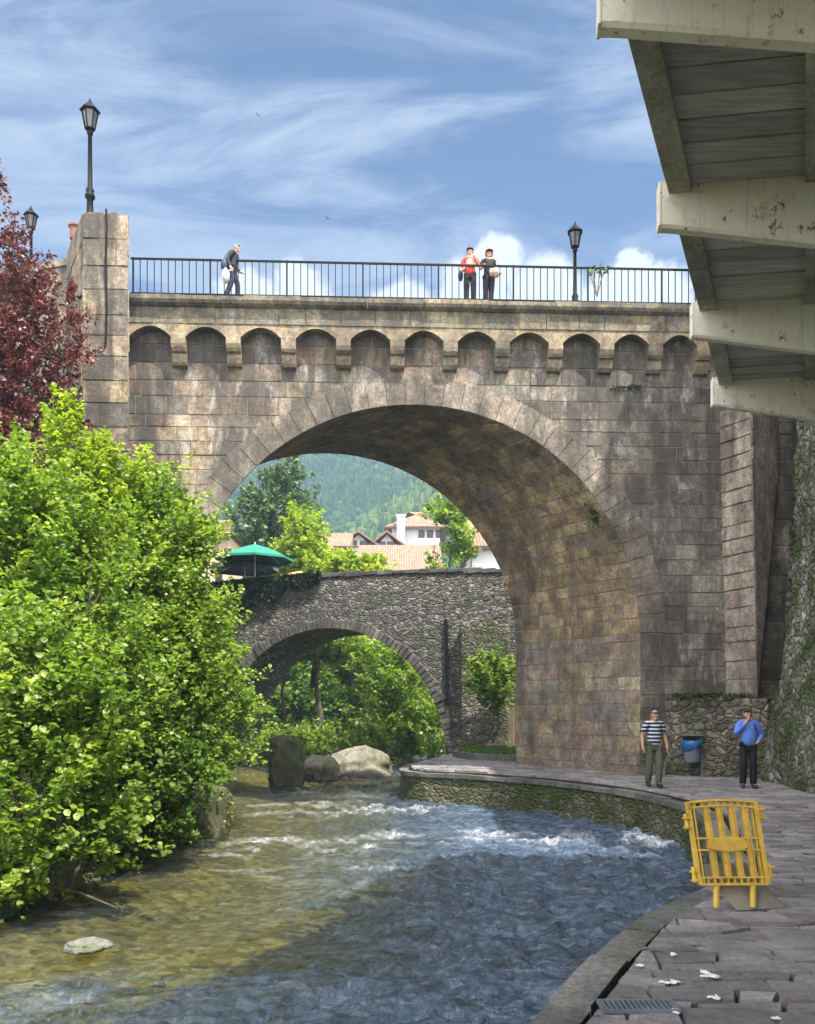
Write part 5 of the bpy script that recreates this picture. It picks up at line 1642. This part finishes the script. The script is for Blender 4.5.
def person(loc, rz, label, J, top, bottom, hairmat, hair='short', sleeve='short', H=1.72, female=False, skinmat='skin', extra=None, belly=0.0):
    sc = H / 1.72
    root = thing('person', loc, label, 'person')
    j = dict(pelvis=(0, 0, .95), waist=(0, -.01 - belly * .5, 1.1), chest=(0, 0, 1.29), nb=(0, .015, 1.43), neck=(0, .005, 1.50), head=(0, -.02, 1.60), crown=(0, -.01, 1.655),
             shl=(.18, .01, 1.40), shr=(-.18, .01, 1.40), ell=(.235, .04, 1.13), elr=(-.235, .04, 1.13), wrl=(.245, -.03, .89), wrr=(-.245, -.03, .89), hal=(.245, -.05, .81), har=(-.245, -.05, .81),
             hil=(.09, 0, .91), hir=(-.09, 0, .91), knl=(.1, -.02, .5), knr=(-.1, -.02, .5), anl=(.105, .02, .09), anr=(-.105, .02, .09), tol=(.115, -.13, .035), tor=(-.115, -.13, .035))
    j.update(J)
    rot = Matrix.Rotation(rz, 4, 'Z')
    TT = lambda p: Vector(loc) + rot @ (Vector(p) * sc)
    sw = .92 if female else 1.0
    def put(name, vs, fs, mat, parent=root):
        mb = MB(); mb.add([TT(v) for v in vs], fs); return mb.build(name, mat, parent, True)
    ch = [[(j['pelvis'], .125), (j['waist'], .115 + belly), (j['chest'], .135), (j['nb'], .07), (j['neck'], .052), (j['head'], .083), (j['crown'], .07)]]
    for s_ in 'lr':
        ch.append([(j['nb'], .07), (j['sh' + s_], .06 * sw), (j['el' + s_], .043 * sw), (j['wr' + s_], .03 * sw), (j['ha' + s_], .036 * sw)])
        ch.append([(j['pelvis'], .125), (j['hi' + s_], .095), (j['kn' + s_], .06), (j['an' + s_], .04), (j['to' + s_], .035)])
    vs, fs = chainmesh(ch, j['pelvis'])
    # face, ears and fingers belong to the body mesh
    mb = MB(); mb.add([TT(v) for v in vs], fs)
    hd = Vector(j['head'])
    yaw = J.get('_yaw', 0.0); HR = Matrix.Rotation(yaw, 3, 'Z')
    hp = lambda x, y, z: TT(hd + HR @ Vector((x, y, z)))
    mb.tube([hp(0, -.075, .03), hp(0, -.1, -.012), hp(0, -.08, -.022)], [.008 * sc, .016 * sc, .01 * sc], 6)
    for s_ in (-1, 1):
        mb.ball(hp(.085 * s_, .01, .0), (.012 * sc, .022 * sc, .032 * sc), 8, 6)
    mb.ball(hp(0, -.045, -.075), (.045 * sc, .04 * sc, .035 * sc), 10, 6)
    for s_, sg in (('l', 1), ('r', -1)):
        w_, h_ = Vector(j['wr' + s_]), Vector(j['ha' + s_])
        d = (h_ - w_).normalized()
        ref = Vector((0, 1, 0)) if abs(d.y) < .8 else Vector((1, 0, 0))
        sd_ = d.cross(ref).normalized().cross(d).normalized()      # across the knuckles
        cu = d.cross(sd_) * (-sg)
        if J.get('_curl' + s_): cu = Vector(J['_curl' + s_])
        for k, (o_, L) in enumerate(((-.03, .065), (-.01, .075), (.01, .07), (.028, .055))):
            a = h_ + sd_ * o_
            mb.tube([TT(a), TT(a + d * L * .55 + cu * .006), TT(a + d * L + cu * .025)], [.0105 * sc, .0095 * sc, .007 * sc], 6)
        a = w_ + d * .03 - sd_ * .02
        mb.tube([TT(a), TT(a - sd_ * .035 + d * .03), TT(a - sd_ * .04 + d * .065 + cu * .012)], [.012 * sc, .011 * sc, .008 * sc], 6)
    body = mb.build('body', M[skinmat], root, True)
    mats = len(body.data.materials)
    mb = MB()
    for s_ in (-1, 1):
        mb.ball(hp(.032 * s_, -.078, .02), (.013 * sc, .008 * sc, .007 * sc), 8, 5)
        mb.tube([hp(.018 * s_, -.083, .037), hp(.05 * s_, -.07, .038)], .005 * sc, 5)
    mb.build('eyes', M['feature'], root)
    mb = MB(); mb.tube([hp(-.024, -.08, -.048), hp(0, -.087, -.047), hp(.024, -.08, -.048)], [.004 * sc, .007 * sc, .004 * sc], 6); mb.build('mouth', M['lip'], root)
    # clothes
    cl = .016
    hem = (Vector(j['pelvis']) + Vector((0, 0, -.07)))
    ct = [[(tuple(hem), .172), (j['waist'], .16 + belly), (j['chest'], .16), (tuple(Vector(j['nb']) + Vector((0, 0, -.01))), .085), ]]
    nbv = tuple(Vector(j['nb']) + Vector((0, 0, -.01)))
    for s_ in 'lr':
        S_, E_, W_ = Vector(j['sh' + s_]), Vector(j['el' + s_]), Vector(j['wr' + s_])
        arm = [(nbv, .085), (tuple(S_), .078 * sw), (tuple(S_.lerp(E_, .5)), .07 * sw)]
        if sleeve == 'short': arm.append((tuple(S_.lerp(E_, .75)), .07 * sw))
        else: arm += [(tuple(E_), .06 * sw), (tuple(E_.lerp(W_, .9)), .047 * sw)]
        ct.append(arm)
    vs, fs = chainmesh(ct, tuple(hem)); put('shirt' if not female else 'top', vs, fs, M[top])
    cb = []
    for s_ in 'lr':
        H_, K_, A_2 = Vector(j['hi' + s_]), Vector(j['kn' + s_]), Vector(j['an' + s_])
        cb.append([(tuple(Vector(j['pelvis']) + Vector((0, 0, -.01))), .122), (tuple(H_), .108), (tuple(K_), .082), (tuple(A_2 + Vector((0, 0, -.035))), .08)])
    vs, fs = chainmesh(cb, tuple(Vector(j['pelvis']) + Vector((0, 0, -.01)))); put('trousers', vs, fs, M[bottom])
    for s_ in 'lr':
        A_2, T_ = Vector(j['an' + s_]), Vector(j['to' + s_])
        d = (T_ - A_2); d.z = 0; d.normalize()
        vs, fs = chainmesh([[(tuple(A_2 - d * .05 + Vector((0, 0, -.04))), .05), (tuple(A_2 + d * .05 + Vector((0, 0, -.04))), .056), (tuple(T_ + d * .035), .044)]], None, 1)
        put('shoe', vs, fs, M['shoe'])
    # hair
    mb = MB()
    cth = {'short': -.05, 'bob': -.55, 'tied': -.2}[hair]
    n_, m_ = 18, 10
    V_ = []
    for i_ in range(m_ + 1):
        th = (math.pi * .62) * i_ / m_ if hair != 'bob' else math.pi * .8 * i_ / m_
        for k in range(n_):
            a = 2 * math.pi * k / n_
            x, y, z = math.sin(th) * math.cos(a), math.sin(th) * math.sin(a), math.cos(th)
            front = max(0.0, -y)
            zl = max(z, .42 * front + (-.5 if hair != 'bob' else -1.0) * (1 - front)) if z < .42 * front + .4 else z
            if front > .25: zl = max(zl, .5)
            rr_ = 1 + .05 * math.sin(a * 5 + th * 7)
            rr_ *= {'bob': 1.42, 'tied': 1.22, 'short': 1.0}[hair]
            V_.append(hp(x * .082 * rr_, .012 + y * .088 * rr_, .02 + zl * .095 * rr_))
    F_ = [[i_ * n_ + k, (i_ + 1) * n_ + k, (i_ + 1) * n_ + (k + 1) % n_, i_ * n_ + (k + 1) % n_] for i_ in range(m_) for k in range(n_)]
    mb.add(V_, F_); mb.build('hair', M[hairmat], root, True)
    if extra: extra(root, TT, j)
    return root


g1 = G(654, 788)
person((g1.x, g1.y, 0.012), R(4), 'older man in a navy striped polo shirt and olive trousers walking on the path', dict(
    knl=(.095, -.09, .5), anl=(.09, -.02, .1), tol=(.1, -.17, .045), knr=(-.095, -.01, .5), anr=(-.1, .13, .12), tor=(-.11, -.01, .04),
    ell=(.26, .06, 1.14), elr=(-.26, .02, 1.13), wrl=(.275, -.05, .92), wrr=(-.275, -.06, .9), hal=(.27, -.09, .84), har=(-.27, -.1, .825), head=(.005, -.045, 1.585), crown=(.005, -.05, 1.64)),
    'stripes', 'olivetr', 'greyhair', 'short', 'short', 1.76)
g2 = G(748, 789)
person((g2.x, g2.y, 0.012), R(-8), 'man in a bright blue shirt and black trousers raising his hand to his mouth', dict(
    elr=(-.27, -.09, 1.17), wrr=(-.09, -.21, 1.42), har=(-.04, -.175, 1.5), ell=(.29, .07, 1.14), wrl=(.18, -.12, 1.0), hal=(.13, -.15, .97),
    head=(-.01, -.045, 1.59), crown=(-.01, -.05, 1.645), knl=(.1, -.03, .5), anl=(.12, .04, .09), tol=(.15, -.1, .035), knr=(-.1, -.05, .5), anr=(-.1, .05, .1), tor=(-.12, -.1, .04)),
    'blueshirt', 'blacktr', 'blackhair', 'short', 'long', 1.78, belly=.03)


def redx(root, TT, j):
    mb = MB()
    mb.ball(TT((0.02, -.155, 1.22)), (.12, .045, .11), 12, 8, fn=lambda d: 1 + .15 * math.sin(d.x * 9 + d.z * 6)); mb.build('scarf', M['pinkpatch'], root, True)
    mb = MB()
    mb.ball(TT((-.27, .05, .98)), (.07, .12, .15), 12, 8); mb.tube([TT((-.2, .02, 1.42)), TT((-.27, .03, 1.2)), TT((-.27, .05, 1.08))], .012, 6); mb.build('shoulder_bag', M['navybag'], root, True)


def blackx(root, TT, j):
    mb = MB()
    mb.ball(TT((.14, -.17, 1.0)), (.17, .08, .13), 14, 8, fn=lambda d: 1 + .1 * math.sin(d.x * 7)); mb.tube([TT((.2, -.02, 1.4)), TT((.2, -.15, 1.2)), TT((.16, -.17, 1.1))], .012, 6); mb.build('bag', M['bagcloth'], root, True)


pz = DECK - .02
r_ = P(470, 249, 22.75)
person((r_.x, 22.75, pz), R(-6), 'woman in a red top and dark trousers standing at the bridge railing', dict(
    elr=(-.26, .03, 1.13), wrr=(-.2, -.14, 1.0), har=(-.16, -.19, 1.0), ell=(.27, -.02, 1.16), wrl=(.16, -.2, 1.3), hal=(.12, -.22, 1.36), anl=(.1, .02, .09), anr=(-.1, .02, .09)),
    'redtop', 'darktr', 'brownhair', 'tied', 'short', 1.63, True, extra=redx)
r_ = P(489, 250, 22.8)
person((r_.x, 22.8, pz), R(8), 'woman in black with bobbed auburn hair and a patterned bag at the railing', dict(
    elr=(-.27, .0, 1.15), wrr=(-.22, -.16, 1.12), har=(-.2, -.22, 1.14), ell=(.25, .02, 1.14), wrl=(.2, -.17, 1.02), hal=(.17, -.22, 1.0), knl=(.06, -.03, .5), anl=(.05, .02, .09), tol=(.06, -.13, .035)),
    'blacktop', 'darktr', 'auburn', 'bob', 'short', 1.6, True, extra=blackx)


def walkx(root, TT, j):
    mb = MB()
    mb.ball(TT((-.2, .16, .97)), (.1, .13, .17), 12, 8); mb.tube([TT((-.17, .0, 1.44)), TT((-.2, .14, 1.25)), TT((-.2, .16, 1.1))], .014, 6); mb.build('shoulder_bag', M['navybag'], root, True)
    mb = MB()
    mb.ball(TT((-.26, .1, .62)), (.1, .16, .19), 12, 8, fn=lambda d: 1 + .12 * math.sin(d.x * 6 + d.z * 8)); mb.tube([TT((-.24, -.05, .82)), TT((-.26, .06, .74))], .012, 5); mb.build('carrier_bag', M['whiteplastic'], root, True)


r_ = P(232, 251, 22.3)
person((r_.x, 22.3, pz), R(82), 'grey haired man in dark clothes walking across the bridge with a white carrier bag', dict(
    knl=(.09, -.15, .51), anl=(.09, -.14, .1), tol=(.09, -.29, .05), knr=(-.09, -.01, .5), anr=(-.09, .17, .13), tor=(-.09, .03, .035),
    chest=(0, -.07, 1.29), nb=(0, -.1, 1.42), neck=(0, -.12, 1.48), head=(0, -.17, 1.57), crown=(0, -.165, 1.63), shl=(.18, -.08, 1.39), shr=(-.18, -.08, 1.39), ell=(.24, -.02, 1.12), wrl=(.22, -.2, .95), hal=(.2, -.27, .92), elr=(-.24, .06, 1.13), wrr=(-.24, -.04, .9), har=(-.24, -.07, .83)),
    'navyjacket', 'navytr', 'greyhair', 'short', 'long', 1.5, extra=walkx)

# ------------------------------------------------------------------ barrier, board, bin, drain, scraps
b0 = G(737.5, 911)
BX = thing('plastic_barrier', (b0.x, b0.y, 0), 'yellow plastic crowd barrier leaning crookedly on the path beside the river kerb', 'barrier')
ax, az, ay = Vector((1, .03, 0)), Vector((-.075, .2, .965)), Vector((.03, -.98, .2))


def bp_(x, z, d=0.0):
    return b0 + ax * x + az * z + ay * d + Vector((0, 0, .012))


def bar(mb, a, b, w, d, t_=.5):
    """flat bar from a to b in barrier coordinates"""
    A2, B2 = Vector(a), Vector(b)
    dr = (B2 - A2).normalized(); sd_ = Vector((dr.y, -dr.x)) * w / 2
    c_ = [A2 - sd_, A2 + sd_, B2 + sd_, B2 - sd_]
    mb.hexa([bp_(q.x, q.y, d / 2) for q in c_], [bp_(q.x, q.y, -d / 2) for q in c_], t_)


WB, Zl, Zh = .66, .225, .955
x0_, x1_ = -.31, .30
mb = MB()
nT = 10
for k in range(nT):       # bowed top rail, two lips
    xa, xb = x0_ - .02 + (x1_ - x0_ + .04) * k / nT, x0_ - .02 + (x1_ - x0_ + .04) * (k + 1) / nT
    bow = lambda x: .028 * (1 - ((x - (x0_ + x1_) / 2) / .34) ** 2)
    bar(mb, (xa, Zh + bow(xa)), (xb, Zh + bow(xb)), .022, .075)
    bar(mb, (xa, Zh - .05 + bow(xa)), (xb, Zh - .05 + bow(xb)), .016, .06)
    bar(mb, (xa + .01, Zh - .045 + bow(xa)), (xa + .01, Zh + bow(xa)), .014, .05)
bar(mb, (x0_, Zl), (x1_, Zl), .022, .07); bar(mb, (x0_, Zl + .06), (x1_, Zl + .06), .016, .06)
for k in range(11):
    xa = x0_ + .02 + k * .06
    bar(mb, (xa, Zl), (xa, Zl + .06), .014, .05)
bar(mb, (x0_, .635), (x1_, .635), .016, .055); bar(mb, (x0_, .53), (x1_, .53), .016, .055)
bar(mb, (x0_, Zl), (x0_, Zh), .03, .06)
bar(mb, (x0_ + .04, Zl), (x0_ + .04, Zh), .012, .05)
bar(mb, (x1_, Zl), (x1_, Zh + .01), .04, .065)
bar(mb, (x1_ - .04, Zl), (x1_ - .04, Zh), .01, .05)
mb.build('frame', M['yellow'], BX)
for k in range(4):
    x = x0_ + .155 + k * .115
    mb = MB()
    bar(mb, (x - .005, Zl + .05), (x - .005, Zh - .03), .036, .035); bar(mb, (x + .022, Zl + .05), (x + .022, Zh - .03), .009, .055)
    mb.build('slat', M['yellow'], BX)
mb = MB()
pl = [(-.19, .55), (-.14, .527), (0, .515), (.11, .527), (.16, .55), (.16, .615), (.11, .638), (0, .65), (-.14, .638), (-.19, .615)]
n_ = len(pl)
mb.add([bp_(x, z, .045) for x, z in pl] + [bp_(x, z, -.02) for x, z in pl], [list(range(n_)), list(range(n_, 2 * n_))[::-1]] + [[k, n_ + k, n_ + (k + 1) % n_, (k + 1) % n_] for k in range(n_)])
mb.build('name_plate', M['yellow'], BX)
for x, z, s_ in ((x1_ + .045, .86, 1), (x1_ + .045, .34, 1), (x0_ - .035, .78, -1), (x0_ - .035, .3, -1)):
    mb = MB()
    wd = .075 if s_ > 0 else .05
    bar(mb, (x - wd / 2, z + .04), (x + wd / 2, z + .04), .018, .075); bar(mb, (x - wd / 2, z - .04), (x + wd / 2, z - .04), .018, .075)
    mb.tube([bp_(x, z - .06), bp_(x, z + .08)], .02, 8)
    mb.build('hinge', M['yellow'], BX)
for x in (-.155, .175):
    mb = MB(); mb.tube([bp_(x, Zl + .01), bp_(x, .02) + Vector((-.035, -.01, 0))], [.03, .027], 10); mb.build('leg', M['yellow'], BX)
mb = MB()
a, b = G(737, 912), G(783, 909)
up_ = Vector((-.27, .20, .36)); tk = Vector((.02, .03, .0))
mb.hexa([a + Vector((0, 0, .014)), b + Vector((0, 0, .014)), b + tk + Vector((0, 0, .03)), a + tk + Vector((0, 0, .03))], [a + up_, b + up_, b + up_ + tk + Vector((0, 0, .02)), a + up_ + tk + Vector((0, 0, .02))])
o = mb.build('leaning_board', M['greyboard'], loc=(a.x, a.y, 0)); tag(o, 'grey brown board propped behind the yellow barrier', 'board')

c_ = G(692, 777); c_.y = 22.35; c_.x = P(692, 750, 22.35).x
bn = thing('litter_bin', (c_.x, c_.y, 0), 'grey litter bin with a blue bag liner on a post beside the low wall', 'litter bin')
mb = MB(); mb.lathe([(.19, .38), (.2, .4), (.235, .84), (.245, .86), (.235, .88)], (c_.x, c_.y, 0), 16); mb.build('bucket', M['binmetal'], bn, False)
mb = MB(); mb.lathe([(.246, .72), (.255, .86), (.25, .93), (.215, .95), (.2, .9)], (c_.x, c_.y, 0), 16)
V2 = [];
for v in mb.v: V2.append((v[0], v[1], v[2] + (.05 * math.sin(v[0] * 23 + v[1] * 17) if v[2] < .8 else .015 * math.sin(v[0] * 40))))
mb.v = V2; mb.build('bag_liner', M['bluebag'], bn, True)
mb = MB(); mb.tube([(c_.x + .27, c_.y, 0), (c_.x + .25, c_.y, 1.0)], .025, 8); mb.box((c_.x, c_.y + .1, 1.08), (.55, .4, .03), bev=.01); mb.tube([(c_.x + .25, c_.y, .98), (c_.x + .2, c_.y + .1, 1.08)], .02, 6); mb.tube([(c_.x - .24, c_.y + .1, .6), (c_.x - .24, c_.y + .1, 1.08)], .018, 6)
mb.build('stand', M['binmetal'], bn)
mb = MB(); p = G(638, 1009)
for k in range(14): mb.box((p.x - .2 + k * .031, p.y, .018), (.014, .16, .016))
mb.box((p.x, p.y + .088, .018), (.46, .018, .02)); mb.box((p.x, p.y - .088, .018), (.46, .018, .02)); mb.box((p.x - .222, p.y, .018), (.016, .16, .02)); mb.box((p.x + .222, p.y, .018), (.016, .16, .02))
o = mb.build('drain_grate', M['binmetal'], loc=(p.x, p.y, 0)); tag(o, 'small slotted metal drain grate set in the near paving', 'grate')
for k, (px, py, sz, lab) in enumerate(((672, 983, .05, 'largest white scrap on the paving right of the grate'), (711, 998, .055, 'white scrap on the paving near the bottom right edge'), (640, 966, .045, 'white scrap lying close to the kerb above the grate'), (708, 977, .07, 'flat pale scrap in the middle of the near paving'), (673, 1012, .05, 'white scrap just beside the right end of the grate'), (673, 955, .035, 'small white scrap furthest up the near paving'), (777, 1019, .03, 'tiny white scrap in the bottom right corner'), (661, 983, .025, 'tiny white fleck between the grate and the kerb'))):
    p = G(px, py, .01); rg_ = random.Random(k)
    mb = MB()
    for q in range(4):
        ph_ = rg_.random() * 6; mb.ball((p.x + rg_.gauss(0, sz * .35), p.y + rg_.gauss(0, sz * .35), .016 + .006 * rg_.random()), (sz * rg_.uniform(.3, .7), sz * rg_.uniform(.2, .5), .006), 11, 5, M=Matrix.Rotation(rg_.random() * 3, 3, 'Z') @ Matrix.Rotation(rg_.uniform(-.25, .25), 3, 'X'), fn=lambda d, ph_=ph_: 1 + .35 * math.sin(5 * math.atan2(d.y, d.x) + ph_) * (1 - abs(d.z)))
    o = mb.build('scrap', M['paper'], loc=(p.x, p.y, 0)); tag(o, lab, 'litter', 'white scraps on the paving')


# ------------------------------------------------------------------ birds
def bird(px, py, Y, s, roll, yaw, label):
    c = P(px, py, Y)
    Rm = Euler((roll, 0.1, yaw)).to_matrix()
    q = lambda x, y, z: c + Rm @ Vector((x * s, y * s, z * s))
    root = thing('swallow', c, label, 'bird', 'birds in the sky')
    mb = MB()
    mb.tube([q(0, .5, 0), q(0, .4, 0), q(0, .15, 0), q(0, -.2, 0), q(0, -.45, .02)], [.02 * s, .07 * s, .11 * s, .08 * s, .03 * s], 8)
    mb.poly([q(-.03, -.4, .02), q(.03, -.4, .02), q(.12, -.8, .02), q(0, -.55, .02), q(-.12, -.8, .02)])
    mb.build('body', M['blacktop'], root, True)
    for sg in (-1, 1):
        mb = MB()
        top_ = [(.06, .2, .02), (.5, .3, .14), (1.2, -.15, .2), (.5, .02, .13), (.06, -.12, .02)]
        mb.add([q(a * sg, b, z) for a, b, z in top_] + [q(a * sg, b, z - .03) for a, b, z in top_], [[0, 1, 2, 3, 4], [9, 8, 7, 6, 5]] + [[k, 5 + k, 5 + (k + 1) % 5, (k + 1) % 5] for k in range(5)])
        mb.build('wing', M['blacktop'], root)


bird(258, 115, 40, .22, R(50), R(60), 'dark swallow high in the sky at left, wings tilted')
bird(327, 218, 40, .2, R(70), R(40), 'dark swallow lower in the sky above the middle of the railing')
bird(283, 42, 70, .16, R(30), R(20), 'tiny distant bird near the top of the sky')

sc = scene.cycles
sc.use_denoising = True
sc.max_bounces = 8; sc.diffuse_bounces = 3; sc.glossy_bounces = 3; sc.transparent_max_bounces = 8
sc.caustics_reflective = False; sc.caustics_refractive = False
